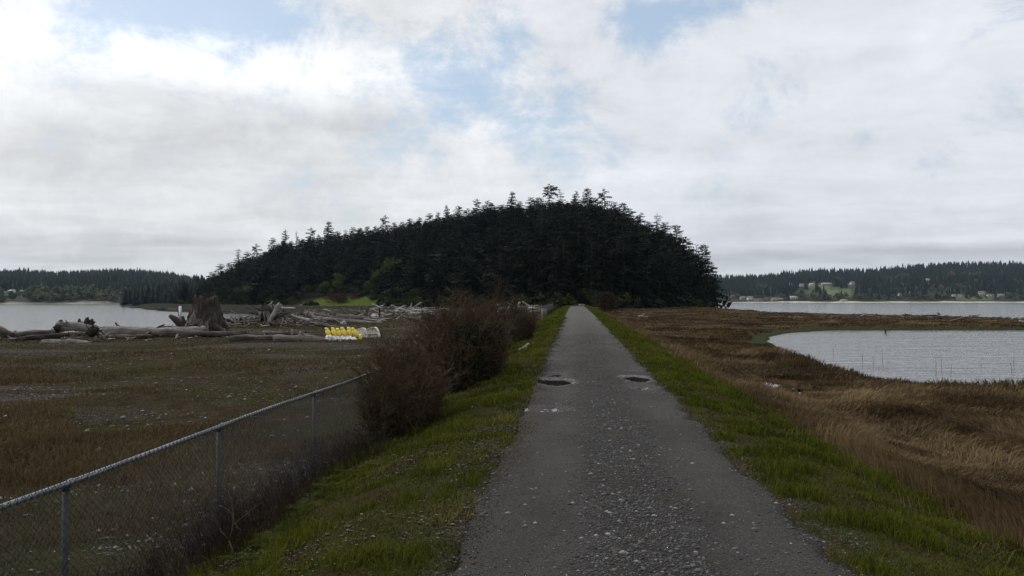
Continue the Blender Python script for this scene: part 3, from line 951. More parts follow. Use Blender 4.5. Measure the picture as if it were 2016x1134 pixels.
def build_stones():
    rng = np.random.default_rng(9)
    n = 230000
    y = 3.2 * (34 / 3.2) ** rng.random(n)
    s = rng.uniform(-1.85, 1.75, n)
    wob = .45 * (fbm(s * 2.2, y * 1.1, 59) - .5) + .25 * (fbm(s * 7, y * 5, 60) - .5)
    co = np.clip(sm((.72 - np.abs(s - .02 + wob)) / .5) + .45 * sm((np.abs(s) - 1.05) / .2) * sm((1.9 - np.abs(s)) / .5), 0, 1)
    ok = rng.random(n) < (.34 + .66 * co) * np.clip(1.25 - y / 34, .1, 1) * (.4 + .8 * fbm(s * 3, y * 2, 81))
    y, s, co = y[ok], s[ok], co[ok]
    n = len(y)
    x = 0.48 + 0.082 * y + s * 1.00336
    z = np.maximum(road_z(s, y)[0], ground(x, y))
    sz = .0036 * np.exp(rng.normal(.2, .5, n)) * (.8 + .5 * co)
    sz = np.minimum(np.maximum(sz, y * .00045), .028)
    tint = np.clip(rng.beta(1.6, 3.2, n) + .35 * (rng.random(n) < .05), 0, 1)
    V, Fc, T = pebbles(np.stack([x, y, z + sz * .15], -1), sz * rng.uniform(.9, 1.5, n), sz * rng.uniform(.8, 1.2, n), sz * rng.uniform(.45, .8, n), rng, tint)
    mb = MB().add(V, Fc, T)
    # the larger pale cobbles
    n = 210
    y = 3.6 * (16 / 3.6) ** rng.random(n); s = np.clip(rng.normal(.15, .62, n), -1.4, 1.4)
    x = 0.48 + 0.082 * y + s * 1.00336
    z = np.maximum(road_z(s, y)[0], ground(x, y))
    sz = rng.uniform(.010, .026, n)
    V, Fc, T = pebbles(np.stack([x, y, z + sz * .1], -1), sz * rng.uniform(1, 1.5, n), sz, sz * .5, rng, rng.uniform(.5, .95, n))
    mb.add(V, Fc, T)
    tag(mb.build('gravel', M['stones'], smooth=True), 'loose grey gravel and pale pebbles strewn over the road', 'gravel', kind='stuff')
    # chips, twigs and shells on the beach field, leaves on the verge
    n = 42000
    r = 4.5 * (95 / 4.5) ** rng.random(n); an = np.radians(rng.uniform(-41, 3, n))
    x = r * np.sin(an); y = r * np.cos(an); s = road_s(x, y)
    gr = fbm(x / 7.5 + 3, y / 2.6, 44, 5); cl = fbm(x / 1.8, y / 1.2, 82, 4)
    ok = (s < -3.6) & (poly_sd(x, y, LAND) > 1) & (rng.random(n) < np.clip((cl - .42) * 4, .04, 1) * .6 + sm((gr - .50) / .08) * .5)
    x, y, r, gr = x[ok], y[ok], r[ok], gr[ok]
    n = len(x)
    L = np.minimum(.010 * np.exp(rng.normal(.3, .7, n)) + r * .0006, np.where(r < 9, .045, .09))
    thin = rng.random(n) < .55
    sx = np.where(thin, L * 2.6, L); sy = np.where(thin, L * .35, L * rng.uniform(.6, 1, n))
    P = np.stack([x, y, ground(x, y) + sy * .3], -1)
    t = rng.beta(1.7, 2.6, n)
    for sel, nm, mt, lab in ((thin, 'driftwood_chips', 'chips', 'splintered driftwood chips and twigs littering the beach field'),
                             (~thin, 'beach_stones', 'shells', 'pale beach stones and shells scattered on the field')):
        V, Fc, T = pebbles(P[sel], sx[sel], sy[sel], sy[sel] * .6, rng, t[sel])
        tag(MB().add(V, Fc, T).build(nm, M[mt]), lab, 'debris', kind='stuff')
    n = 3800
    y = 3.5 * (28 / 3.5) ** rng.random(n); s = -1.25 - rng.random(n) * 2.3
    x = 0.48 + 0.082 * y + s * 1.00336
    ok = fbm(x * .8, y * .8, 72, 3) < .56
    x, y = x[ok], y[ok]; n = len(x)
    L = rng.uniform(.007, .02, n) + y * .0006
    V, Fc, T = pebbles(np.stack([x, y, ground(x, y) + .012], -1), L, L * rng.uniform(.3, .9, n), L * .25, rng, rng.beta(1.6, 2.2, n))
    tag(MB().add(V, Fc, T).build('leaf_litter', M['chips']), 'pale dead leaves and bits lying in the left verge', 'litter', kind='stuff')


build_ground()
build_road()
build_water()
build_far_hills()
build_far_woods()
build_grass()
build_stones()
# ---------------------------------------------------------------- trees of the wooded hill
def conifer_crown(rng, base=.12, width=.17, power=.72, whorls=28, nb=7, gap=.1, k=4, flat=False, droop=.25):
    """unit-height crown: whorls of drooping boughs, each a fan of needle sprays"""
    Vs, Ts, tint = [], [], []
    n = 0
    for i in range(whorls):
        f = i / (whorls - 1)
        z = base + (1 - base) * (1 - (1 - f) ** 1.25) * .985
        if flat:
            L = width * (math.sin(math.pi * min(1, .18 + f * .78)) ** .7) * (1.0 if f > .35 else .5)
        else:
            L = width * (.86 * (1 - f) ** power + .14 * (1 - f) ** .35) + .016
        for j in range(nb):
            if rng.random() < gap: continue
            a = rng.uniform(0, 6.283)
            l = L * rng.uniform(.55, 1.28) * (.72 + .56 * float(vn(a * 1.1, f * 5.0, 7 + int(width * 1000))))
            up = .28 * f - droop * (1 - f) + rng.uniform(-.30, .26)
            zz = z + rng.uniform(-.034, .030) * (1 - .6 * f)
            d = np.array([math.cos(a), math.sin(a), 0.0]); sd = np.array([-math.sin(a), math.cos(a), 0.0])
            tt = np.linspace(.12, 1, k + 1)
            sp = d[None] * (tt * l)[:, None]
            sp[:, 2] = zz + up * l * tt - .22 * l * tt ** 2 + .10 * l * tt ** 4
            w = l * .36 * (1 - .55 * tt) * rng.uniform(.7, 1.3, k + 1)
            tn = rng.uniform(.05, .85)
            for q in range(k):
                for sgn in (-1, 1):
                    tip = sp[q] + d * l * .20 * rng.uniform(.6, 1.4) + sd * sgn * w[q] + np.array([0, 0, -w[q] * rng.uniform(.0, .7)])
                    Vs += [sp[q], sp[q + 1], tip]; n += 1
                    tint.append(np.clip(tn + rng.normal(0, .12) + .25 * (tt[q] - .5), 0, 1))
                # hanging sprays give the bough depth
                tip = sp[q] * .5 + sp[q + 1] * .5 + np.array([0, 0, -l * rng.uniform(.14, .38)]) + sd * rng.uniform(-.3, .3) * w[q]
                Vs += [sp[q], sp[q + 1], tip]; n += 1; tint.append(np.clip(tn * .7, 0, 1))
    V = np.array(Vs); T = np.arange(n * 3).reshape(-1, 3)
    return V, T, np.repeat(tint, 3)


def leaf_clumps(rng, n, H, W, lobes=9, size=.05, base=.25):
    c = np.stack([rng.normal(0, W * .22, lobes), rng.normal(0, W * .22, lobes), rng.uniform(base + .12, .84, lobes) * H], -1)
    rad = rng.uniform(.14, .24, lobes) * W
    kk = rng.integers(0, lobes, n)
    d = rng.normal(0, 1, (n, 3)); d /= np.linalg.norm(d, axis=1)[:, None]
    p = c[kk] + d * (rad[kk] * rng.uniform(.45, 1.08, n))[:, None] * np.array([1, 1, .75])
    a = rng.normal(0, 1, (n, 3)); a /= np.linalg.norm(a, axis=1)[:, None]
    b_ = np.cross(a, rng.normal(0, 1, (n, 3))); b_ /= np.linalg.norm(b_, axis=1)[:, None]
    s = (size * rng.uniform(.6, 1.5, n))[:, None]
    V = np.stack([p - a * s, p + b_ * s * .6, p + a * s, p - b_ * s * .6], 1).reshape(-1, 3)
    lt = rng.uniform(0, .7, lobes)
    return V, np.arange(n * 4).reshape(-1, 4), np.repeat(np.clip(lt[kk] + rng.normal(0, .15, n), 0, 1), 4), c


BROAD = [(775, 505, 318, 11, 'olive green rounded tree with a sunlit top, brightest on the left slope'), (748, 528, 316, 9, 'pale green tree leaning below the sunlit rounded tree'),
         (610, 515, 372, 11, 'rounded green tree midway on the left slope, left of the pale one'), (690, 512, 352, 11, 'rounded green tree on the slope between two larger ones'),
         (665, 535, 344, 9, None), (560, 545, 380, 9, None), (498, 560, 372, 9, 'broad yellowish green tree low at the left shore of the hill'), (470, 565, 385, 8, None),
         (530, 568, 362, 8, None), (715, 562, 332, 7.5, 'bright green bush-like tree at the top of the green bank'), (735, 568, 320, 6.5, None), (760, 570, 300, 7, None),
         (790, 560, 285, 8, None), (820, 565, 262, 8, None), (440, 560, 410, 8, None), (415, 572, 415, 7, None), (850, 540, 268, 9, None), (900, 530, 250, 9, None),
         (880, 560, 240, 8, None), (935, 535, 240, 9, None), (960, 565, 205, 7, None), (580, 575, 350, 7, None), (640, 552, 345, 8, None), (380, 580, 430, 6, None)]


def blocks_broad(px, Y):
    return any(abs(px - a) < 14 and b_ - 28 < Y < b_ for a, _, b_, _, _ in BROAD)


def build_forest():
    rng = np.random.default_rng(33)
    specs = [dict(width=.19, nb=7), dict(width=.17, nb=7, power=.7), dict(width=.22, nb=7, power=.75, gap=.14), dict(width=.17, whorls=24, gap=.2),
             dict(width=.20, nb=6, power=.65, gap=.2, base=.2), dict(width=.24, nb=8, power=.6, base=.08, whorls=25),
             dict(width=.15, whorls=19, nb=6, gap=.28, base=.30), dict(width=.20, whorls=20, nb=7, gap=.25, base=.25, power=.7),
             dict(width=.17, whorls=10, nb=8, flat=True, base=.62, gap=.1, droop=.05), dict(width=.13, whorls=18, nb=5, gap=.35, base=.35)]
    crowns = []
    for i, sp in enumerate(specs):
        V, T, t = conifer_crown(rng, **sp)
        crowns.append(mesh_data('crown', V, T, M['fir'], False, {'tint': t}))
    trunks = []
    for i in range(4):
        p = np.array([(0, 0, -.03), (.004, .003, .3), (-.003, .004, .65), (0, 0, .97)])
        mb = MB().tube(p, [.020, .015, .009, .002], 7)
        for j in range(9):      # dead snags below the crown
            z = rng.uniform(.08, .5); a = rng.uniform(0, 6.28); l = rng.uniform(.03, .09)
            mb.tube([(0, 0, z), (l * math.cos(a), l * math.sin(a), z + rng.uniform(-.02, .02))], [.003, .001], 3)
        trunks.append(mb.data('trunk', M['bark']))
    protos = []
    for i in range(len(specs)):
        e = empty('conifer_tree'); e['category'] = 'tree'
        link('trunk', trunks[i % 4], e); link('crown', crowns[i], e)
        protos.append(e)
    used = set()
    placed = []

    def put(i, x, y, z, h, label, group, fat=1.0):
        if i in used: o = copy_thing(protos[i])
        else: o = protos[i]; used.add(i)
        o.location = (x, y, z - .2)
        o.rotation_euler = (rng.normal(0, .015), rng.normal(0, .015), rng.uniform(0, 6.28))
        o.scale = (h * fat, h * fat, h)
        o['label'] = label
        if group: o['group'] = group
        placed.append((x, y, h))
        return o
    # the skyline, each tree read off the photograph: x, top y, kind, width factor, own label or None
    L = 'treeline on the left slope of the hill'
    sky = [(398, 541, 4, 1.3, None), (416, 528, 2, 1.2, None), (433, 516, 4, 1.2, None), (452, 507, 1, 1.1, None),
           (469, 487, 6, 1.15, 'thin sparse fir with gaps, leftmost clear spire on the left slope skyline'),
           (487, 491, 4, 1.0, None), (503, 478, 7, 1.2, 'broken-crowned fir just right of the leftmost sparse spire on the left skyline'),
           (520, 488, 2, 1.0, None), (536, 467, 4, 1.15, 'bushy leaning-topped fir on the lower left skyline'), (549, 474, 0, 1, None),
           (561, 450, 1, 1.0, 'narrow knob-topped fir between two bushier firs on the left skyline'), (573, 470, 2, 1, None),
           (582, 454, 6, .9, 'thin dark spire beside the knob-topped fir on the left skyline'), (596, 466, 4, 1.1, None),
           (611, 446, 7, 1.15, 'ragged wide-boughed fir left of the tallest broad fir on the left slope'), (627, 455, 1, 1, None),
           (647, 434, 0, 1.2, 'tall broad layered fir, most prominent on the left slope skyline'), (664, 450, 2, 1, None), (679, 446, 6, .9, None),
           (694, 440, 4, 1.0, None), (708, 443, 2, 1, None), (722, 440, 0, 1, None), (740, 435, 1, .9, None),
           (759, 421, 7, 1.05, 'pointed fir standing above the treeline midway up the left slope'),
           (775, 430, 2, 1.1, None), (792, 430, 4, 1, None), (808, 425, 0, 1, None), (826, 420, 1, .9, None), (845, 413, 4, 1, None), (862, 410, 2, 1, None),
           (879, 401, 1, .9, 'thin fir poking just above the treeline left of centre'), (903, 400, 0, 1, None), (920, 402, 2, 1, None),
           (940, 391, 4, 1.1, 'bushy fir on the treeline above the big roadside shrub'), (962, 390, 2, 1.1, None), (985, 396, 4, 1, None),
           (1008, 375, 0, 1.05, 'sharp dark fir on the skyline left of the umbrella-topped tree'), (1022, 390, 2, 1, None),
           (1046, 382, 4, 1.15, None), (1062, 383, 5, 1, None),
           (1081, 362, 8, 1.15, 'tall bare-stemmed fir with an umbrella top, highest on the hill'),
           (1103, 371, 9, 1.2, 'thin see-through fir beside the umbrella-topped tree'), (1118, 390, 2, 1, None),
           (1134, 373, 1, 1.0, 'narrow dense fir right of the thin see-through fir'), (1146, 388, 4, 1, None),
           (1158, 368, 5, .95, 'thick dark fir with a rounded point near the summit'), (1175, 384, 4, 1, None),
           (1190, 369, 7, 1.2, 'open-boughed fir, rightmost of the tall summit group'), (1208, 388, 2, 1.1, None),
           (1226, 397, 5, 1.2, 'broad flat-shouldered fir where the right slope begins'), (1240, 403, 4, 1.1, None), (1252, 420, 2, 1, None),
           (1264, 416, 7, 1.1, 'ragged fir with light showing through, upper right slope'), (1280, 428, 4, 1, None),
           (1294, 418, 6, 1.35, 'pale thin-topped spire on the right slope skyline'), (1308, 434, 4, 1.1, None), (1320, 450, 2, 1.1, None),
           (1335, 440, 5, 1.05, 'wide fir with a crooked top on the right slope skyline'), (1350, 462, 4, 1.1, None), (1360, 482, 2, 1.0, None),
           (1372, 478, 9, 1.4, 'slender spire behind the outermost fir at the right end of the hill'),
           (1385, 478, 5, .95, 'large spreading fir at the right end of the hill above the marsh edge'), (1398, 512, 4, 1.1, None)]
    for (px, ty, k, fat, lab) in sky:
        Y = float(np.interp(px, RIDGE[:, 0], RIDGE[:, 2])) + rng.uniform(-6, 4)
        if px > 1362: Y = 262 + rng.uniform(-4, 6)
        X = (px - 1008) / F * Y
        gz = g(X, Y)
        top = EYE + (590 - ty - (0 if lab else rng.uniform(2, 8))) * Y / F
        h = float(np.clip(top - gz, 6, 34))
        side = L if px < 1000 else 'summit treeline' if px < 1215 else 'treeline on the right slope of the hill'
        lab2 = lab or {'treeline on the left slope of the hill': 'dark fir in the ragged treeline down the left slope of the hill',
                       'summit treeline': 'dark fir filling the treeline at the summit of the hill',
                       'treeline on the right slope of the hill': 'dark fir in the ragged treeline down the right slope of the hill'}[side]
        put(k, X, Y, top - h, h, lab2, 'trees along the ' + side, fat * (1.18 if lab else 1.55) * (13 / h) ** .35)
    # trees along the foot of the hill
    for px in np.arange(352, 1416, 11.5):
        px = px + rng.uniform(-4, 4)
        Rb = float(np.interp(px, BASE[:, 0], BASE[:, 1])) + rng.uniform(0, 9)
        if blocks_broad(px, Rb): Rb += 40
        if 585 < px < 760: Rb += 36
        if 1122 < px < 1156: Rb += 10
        X = (px - 1008) / F * Rb
        h = rng.uniform(9, 14) if px < 520 else rng.uniform(11, 19)
        if px > 1385: h = rng.uniform(8, 12)
        k = [5, 4, 2, 0, 5, 3][rng.integers(6)]
        lab = ('dark fir at the left foot of the hill above the cove' if px < 590 else 'dark fir behind the green bank at the foot of the hill' if px < 765 else
               'dark fir at the foot of the hill left of the road end' if px < 1135 else 'dark fir at the foot of the hill right of the road end' if px < 1300 else
               'dark fir at the right foot of the hill above the brown marsh')
        put(k, X, Rb, g(X, Rb), h, lab, 'trees along the foot of the hill', 1.15)
    # individual trees over the hillside
    n = 0
    while n < 120:
        px = rng.uniform(400, 1385); t = rng.uniform(.06, .92)
        Rb = float(np.interp(px, BASE[:, 0], BASE[:, 1])); Rr = float(np.interp(px, RIDGE[:, 0], RIDGE[:, 2]))
        Y = Rb + t * (Rr - Rb); X = (px - 1008) / F * Y
        if 585 < px < 760 and t < .24: continue
        if any((X - a) ** 2 + (Y - b_) ** 2 < 30 for a, b_, _ in placed) or blocks_broad(px, Y): continue
        lab = ('dark fir on the lower left hillside' if px < 700 and t < .5 else 'dark fir on the upper left hillside' if px < 850 else
               'dark fir on the face of the hill left of the road line' if px < 1135 else 'dark fir on the right face of the hill')
        zz = g(X, Y)
        lim = EYE + (590 - float(np.interp(px, RIDGE[:, 0], RIDGE[:, 1])) - 6 - rng.uniform(0, 16)) * Y / F - zz
        put(int(rng.integers(0, 8)), X, Y, zz, float(min(rng.uniform(14, 22), max(lim, 7))), lab, 'trees over the face of the hill', 1.0)
        n += 1
    # broad rounded trees, lighter green, on the left slope
    lv = []
    for i in range(3):
        V, Q, t, c = leaf_clumps(rng, 2600, 1.0, 1.05, 11, .030, .12)
        mb = MB().tube([(0, 0, -.05), (.02, 0, .2), (.0, .03, .45)], [.030, .022, .012], 7)
        for q in c[:8]: mb.tube([(.01, .01, .22), q * .55 + np.array([0, 0, .13]), q], [.012, .008, .003], 5)
        lv.append((mesh_data('crown', V, Q, M['madrone'], False, {'tint': t}), mb.data('trunk', M['bark'])))
    bp = []
    for i in range(3):
        e = empty('broadleaf_tree'); e['category'] = 'tree'
        link('trunk', lv[i][1], e); link('crown', lv[i][0], e); bp.append(e)
    bused = set()
    for n, (px, ty, Y, h, lab) in enumerate(BROAD):
        X = (px - 1008) / F * Y
        i = n % 3
        if i in bused: o = copy_thing(bp[i])
        else: o = bp[i]; bused.add(i)
        top = EYE + (590 - ty) * Y / F
        gz = g(X, Y)
        h = max(h, top - gz)
        o.location = (X, Y, top - h); o.rotation_euler = (0, 0, rng.uniform(0, 6)); o.scale = (min(h, 13),) * 2 + (h,)
        o['label'] = lab or ('rounded dark green tree low on the left slope of the hill' if px < 700 else 'rounded dark green tree at the foot of the hill behind the driftwood')
        o['group'] = 'rounded broadleaf trees at the foot of the hill'
    # the rest of the wood, which reads as one mass
    V, T, TT = [], [], []
    mb = MB()
    lite = [conifer_crown(rng, whorls=13, nb=7, k=3, width=.24, base=.10, power=.6, gap=.08) for i in range(4)]
    n = 0; tries = 0
    while n < 1150 and tries < 9000:
        tries += 1
        X = rng.uniform(-215, 100); Y = rng.uniform(165, 500)
        p = px_of(X, Y)
        hh = float(hill_h(np.array([X]), np.array([Y]))[0])
        if hh < .25 or poly_sd(np.array([X]), np.array([Y]), LAND)[0] < 4: continue
        Rb = np.interp(p, BASE[:, 0], BASE[:, 1])
        if blocks_broad(p, Y) or Y < Rb + 3 or (585 < p < 760 and Y < Rb + 38): continue
        V, T, t = lite[rng.integers(4)]
        zz = g(X, Y)
        lim = EYE + (590 - float(np.interp(p, RIDGE[:, 0], RIDGE[:, 1])) - 2 - 22 * float(vn(p / 17, Y / 40, 19))) * Y / F - zz
        h = min(rng.uniform(12, 20), max(lim, 5))
        a = rng.uniform(0, 6.28); c, s_ = math.cos(a), math.sin(a)
        w = h * rng.uniform(1.0, 1.35)
        mb.add(np.stack([(V[:, 0] * c - V[:, 1] * s_) * w, (V[:, 0] * s_ + V[:, 1] * c) * w, V[:, 2] * h], -1) + (X, Y, zz - .2), T,
               np.clip(t * .8 + rng.normal(0, .12), 0, 1))
        n += 1
    tag(mb.build('hill_wood', M['fir']), 'dense dark conifer wood filling the hill behind the nearer trees', 'wood', kind='stuff')
    # the brown brush mound above the green bank
    for (px, py, Y, h, w, mt, lab) in ((672, 590, 326, 4.2, 15, 'bud', 'rounded brown brush mound just above the green bank'),
                                       (612, 597, 314, 2.2, 6, 'madrone', 'low yellowish green bush at the left end of the green bank')):
        X = (px - 1008) / F * Y
        V, Q, t, _ = leaf_clumps(rng, 2600, h, w, 13, .24, .0)
        V[:, 2] *= np.clip(1.25 - (V[:, 0] / (w * .62)) ** 2, .3, 1)
        o = MB().add(V, Q, np.clip(t * .55, 0, 1)).build('brush_mound', M[mt], None, (X, Y, g(X, Y) - .6))
        tag(o, lab, 'bush')
    # undergrowth at the foot
    mb = MB()
    for px in np.arange(350, 1388, 6.0):
        Y = float(np.interp(px, BASE[:, 0], BASE[:, 1])) + rng.uniform(-3, 6)
        if 588 < px < 752: Y += 34
        if 1118 < px < 1160: continue
        X = (px - 1008) / F * Y
        h = rng.uniform(2.0, 4.5)
        V, Q, t, _ = leaf_clumps(rng, 120, h, h * 1.5, 5, .30, .0)
        mb.add(V + (X, Y, g(X, Y) - .3), Q, np.clip(t * .5, 0, 1))
    tag(mb.build('undergrowth', M['madrone']), 'dark undergrowth along the foot of the wooded hill', 'undergrowth', kind='stuff')


build_forest()
# ---------------------------------------------------------------- fences
def road_pt(s, y):
    return 0.48 + 0.082 * y + s * 1.00336


FS = -3.98


def build_fence():
    rng = np.random.default_rng(41)
    root = empty('chain_link_fence', (road_pt(FS, 2.9), 2.9, g(road_pt(FS, 2.9), 2.9)))
    tag(root, 'long galvanised chain link fence running along the left verge into the shrubs', 'fence')
    org = np.array(root.location)
    rz = lambda y: .49 + .5 * road_rise(np.asarray(y, float)) + .012 * np.sin(np.asarray(y) * .9)
    ys = np.concatenate([[.6, 2.9, 5.33, 7.62, 10.4], np.arange(13.45, 44, 3.05)])
    yy = np.linspace(-.5, ys[-1], 160)
    MB().tube(np.stack([road_pt(FS, yy), yy, rz(yy)], -1) - org, .019, 10).build('top_rail', M['rail'], root, smooth=True)
    for y in ys:
        x = road_pt(FS, y) - .035
        gz = g(x, y)
        mb = MB().tube(np.array([(x, y, gz - .2), (x, y, rz(y) - .03)]) - org, .021, 10)
        mb.tube(np.array([(x, y, rz(y) - .06), (x, y, rz(y) - .015)]) - org, .025, 10)
        p = mb.build('post', M['post'], root, smooth=True)
        MB().tube(np.array([(x + .035, y - .02, rz(y)), (x + .035, y + .02, rz(y))]) - org, .025, 10).build('rail_loop', M['rail'], p, smooth=True)
    # diamond mesh: two families of slanted wires on the road side of the rail, ends standing above it
    hgt = 1.20
    P0, P1 = [], []
    for y0 in np.arange(-1.5, ys[-1] - 1.2, .062):
        for sg in (1, -1):
            for k in range(3):
                a, b_ = k / 3, (k + 1) / 3
                ya = y0 + (a if sg > 0 else 1 - a) * 1.25; yb = y0 + (b_ if sg > 0 else 1 - b_) * 1.25
                for q, yv, fr in ((P0, ya, a), (P1, yb, b_)):
                    q.append((road_pt(FS, yv) + .024 + .010 * math.sin(yv * 3 + fr), yv, float(rz(yv)) + .026 - hgt + fr * hgt))
    V, Q = sticks(np.array(P0) - org, np.array(P1) - org, .0024, .0024)
    mb = MB().add(V, Q)
    # wire ties and knuckles wrapped over the rail
    P0, P1 = [], []
    for y in np.arange(0.2, ys[-1] - .3, .062):
        x = road_pt(FS, y); z = float(rz(y))
        P0 += [(x + .025, y, z - .02), (x + .025, y + .008, z + .012)]
        P1 += [(x + .025, y + .008, z + .012), (x + .004, y + .014, z + .045)]
    V, Q = sticks(np.array(P0) - org, np.array(P1) - org, .0026, .0020)
    mb.add(V, Q)
    mb.build('wire_mesh', M['wire'], root)

    # far fence with slats, seen end-on beside the road end
    root = empty('slatted_fence', (road_pt(FS, 86), 86, g(road_pt(FS, 86), 86)))
    tag(root, 'dark brown slatted fence on the left verge near the road end', 'fence')
    org = np.array(root.location)
    yy = np.linspace(86, 124, 14)
    for i, y in enumerate(yy):
        x = road_pt(FS, y); gz = g(x, y)
        MB().tube(np.array([(x, y, gz - .2), (x, y, gz + 1.30)]) - org, .04, 6).build('post', M['post'], root)
        if i < len(yy) - 1:
            y2 = yy[i + 1]; x2 = road_pt(FS, y2); g2 = g(x2, y2)
            mb = MB()
            for k in range(10):
                a, b_ = (k + .06) / 10, (k + .94) / 10
                xa, xb = x + (x2 - x) * a + .06, x + (x2 - x) * b_ + .06
                ya, yb = y + (y2 - y) * a, y + (y2 - y) * b_
                za, zb = gz + (g2 - gz) * a + .08, gz + (g2 - gz) * b_ + .08
                V = [(xa, ya, za), (xb, yb, zb), (xb, yb, zb + 1.12), (xa, ya, za + 1.12)]
                V += [(p[0] + .02, p[1], p[2]) for p in V]
                mb.add(np.array(V) - org, np.array([(0, 1, 2, 3), (7, 6, 5, 4), (0, 4, 5, 1), (1, 5, 6, 2), (2, 6, 7, 3), (3, 7, 4, 0)]))
            mb.build('slat_panel', M['slat'], root)
    MB().tube(np.stack([road_pt(FS, yy), yy, [g(road_pt(FS, y), y) + 1.27 for y in yy]], -1) - org, .025, 6).build('top_rail', M['post'], root)
    # board on two legs
    x, y, _ = at(1071, 616, Y=83)
    gz = g(x, y)
    root = tag(empty('notice_board', (x, y, gz)), 'blank grey board standing at the near end of the slatted fence', 'board')
    MB().box((0, 0, 1.75 - 26 * 83 / F - gz), (.62, .05, .98)).build('panel', M['board'], root)
    for sx in (-.22, .22):
        MB().box((sx, .05, .45), (.07, .05, 1.0)).build('leg', M['board'], root)
    x, y, _ = at(1067, 636, Y=60)
    gz = g(x, y)
    o = MB().tube([(0, 0, -.2), (.02, 0, .5), (.0, 0, 1.02)], [.035, .033, .03], 7).build('marker_stake', M['post_wood'], None, (x, y, gz))
    tag(o, 'thin yellowish wooden stake on the left verge before the grey board', 'stake')
    x, y, _ = at(1145, 601, Y=141)
    mb = MB().box((0, 0, .22), (1.15, .45, .44)).box((0, 0, .47), (.95, .30, .06))
    o = mb.build('barrier_block', M['concrete'], None, (x, y, g(x, y)))
    tag(o, 'low pale block lying across the far end of the gravel road', 'block')


# ---------------------------------------------------------------- shrubs
def unit(v):
    return v / (np.linalg.norm(v, axis=-1, keepdims=True) + 1e-9)


def shrub_geo(rng, A, B, H, stems, n1=11, n2=6, r=.007, spread=.35, top=None, minr=.0016):
    """bare many-stemmed shrub on an A x B footprint; returns stick arrays and twig ends"""
    th = rng.uniform(0, 6.283, stems); q = np.sqrt(rng.random(stems)) * .9
    P = np.stack([A * q * np.cos(th), B * q * np.sin(th), np.full(stems, -.05)], -1)
    out = np.stack([np.cos(th) * q, np.sin(th) * q, np.zeros(stems)], -1)
    Hs = H * rng.uniform(.62, 1.0, stems) * np.sqrt(np.clip(1 - (q * 1.02) ** 2.2, .12, 1))
    S0, S1, R0, R1 = [], [], [], []

    def grow(P, D, L, r0, r1, segs, wob):
        pts = [P]
        for k in range(segs):
            D = unit(D + rng.normal(0, wob, D.shape) + np.array([0, 0, .06]))
            P2 = P + D * (L / segs)[:, None]
            S0.append(P); S1.append(P2)
            ra = r0 + (r1 - r0) * k / segs; rb = r0 + (r1 - r0) * (k + 1) / segs
            R0.append(np.broadcast_to(ra, len(P)).copy()); R1.append(np.broadcast_to(rb, len(P)).copy())
            P = P2; pts.append(P)
        return np.stack(pts, 1), D
    D = unit(out * spread + np.array([0, 0, 1.0]) + rng.normal(0, .12, (stems, 3)))
    p0, d0 = grow(P, D, Hs, r, r * .35, 5, .10)
    k = rng.integers(1, 6, (stems, n1)); base = p0[np.arange(stems)[:, None], k].reshape(-1, 3)
    dd = unit(np.repeat(D, n1, 0) * .5 + rng.normal(0, .75, (stems * n1, 3)) + np.array([0, 0, .25]))
    L1 = (.35 * H + .65 * np.repeat(Hs, n1)) * rng.uniform(.10, .24, stems * n1)
    p1, d1 = grow(base, dd, L1, r * .45, minr, 3, .16)
    m = len(base)
    k = rng.integers(1, 4, (m, n2)); base2 = p1[np.arange(m)[:, None], k].reshape(-1, 3)
    dd = unit(np.repeat(d1, n2, 0) + rng.normal(0, .55, (m * n2, 3)) + np.array([0, 0, .3]))
    p2, d2 = grow(base2, dd, np.repeat(L1, n2) * rng.uniform(.25, .55, m * n2), minr * 1.1, minr * .7, 1, .1)
    return np.concatenate(S0), np.concatenate(S1), np.concatenate(R0), np.concatenate(R1), p2[:, 1], base2


def bud_quads(rng, P, size):
    n = len(P)
    a = unit(rng.normal(0, 1, (n, 3))); b_ = unit(np.cross(a, rng.normal(0, 1, (n, 3))))
    s = (size * rng.uniform(.6, 1.5, n))[:, None]
    V = np.stack([P - a * s, P + b_ * s * .6, P + a * s, P - b_ * s * .6], 1)
    return V.reshape(-1, 3), np.arange(n * 4).reshape(-1, 4)


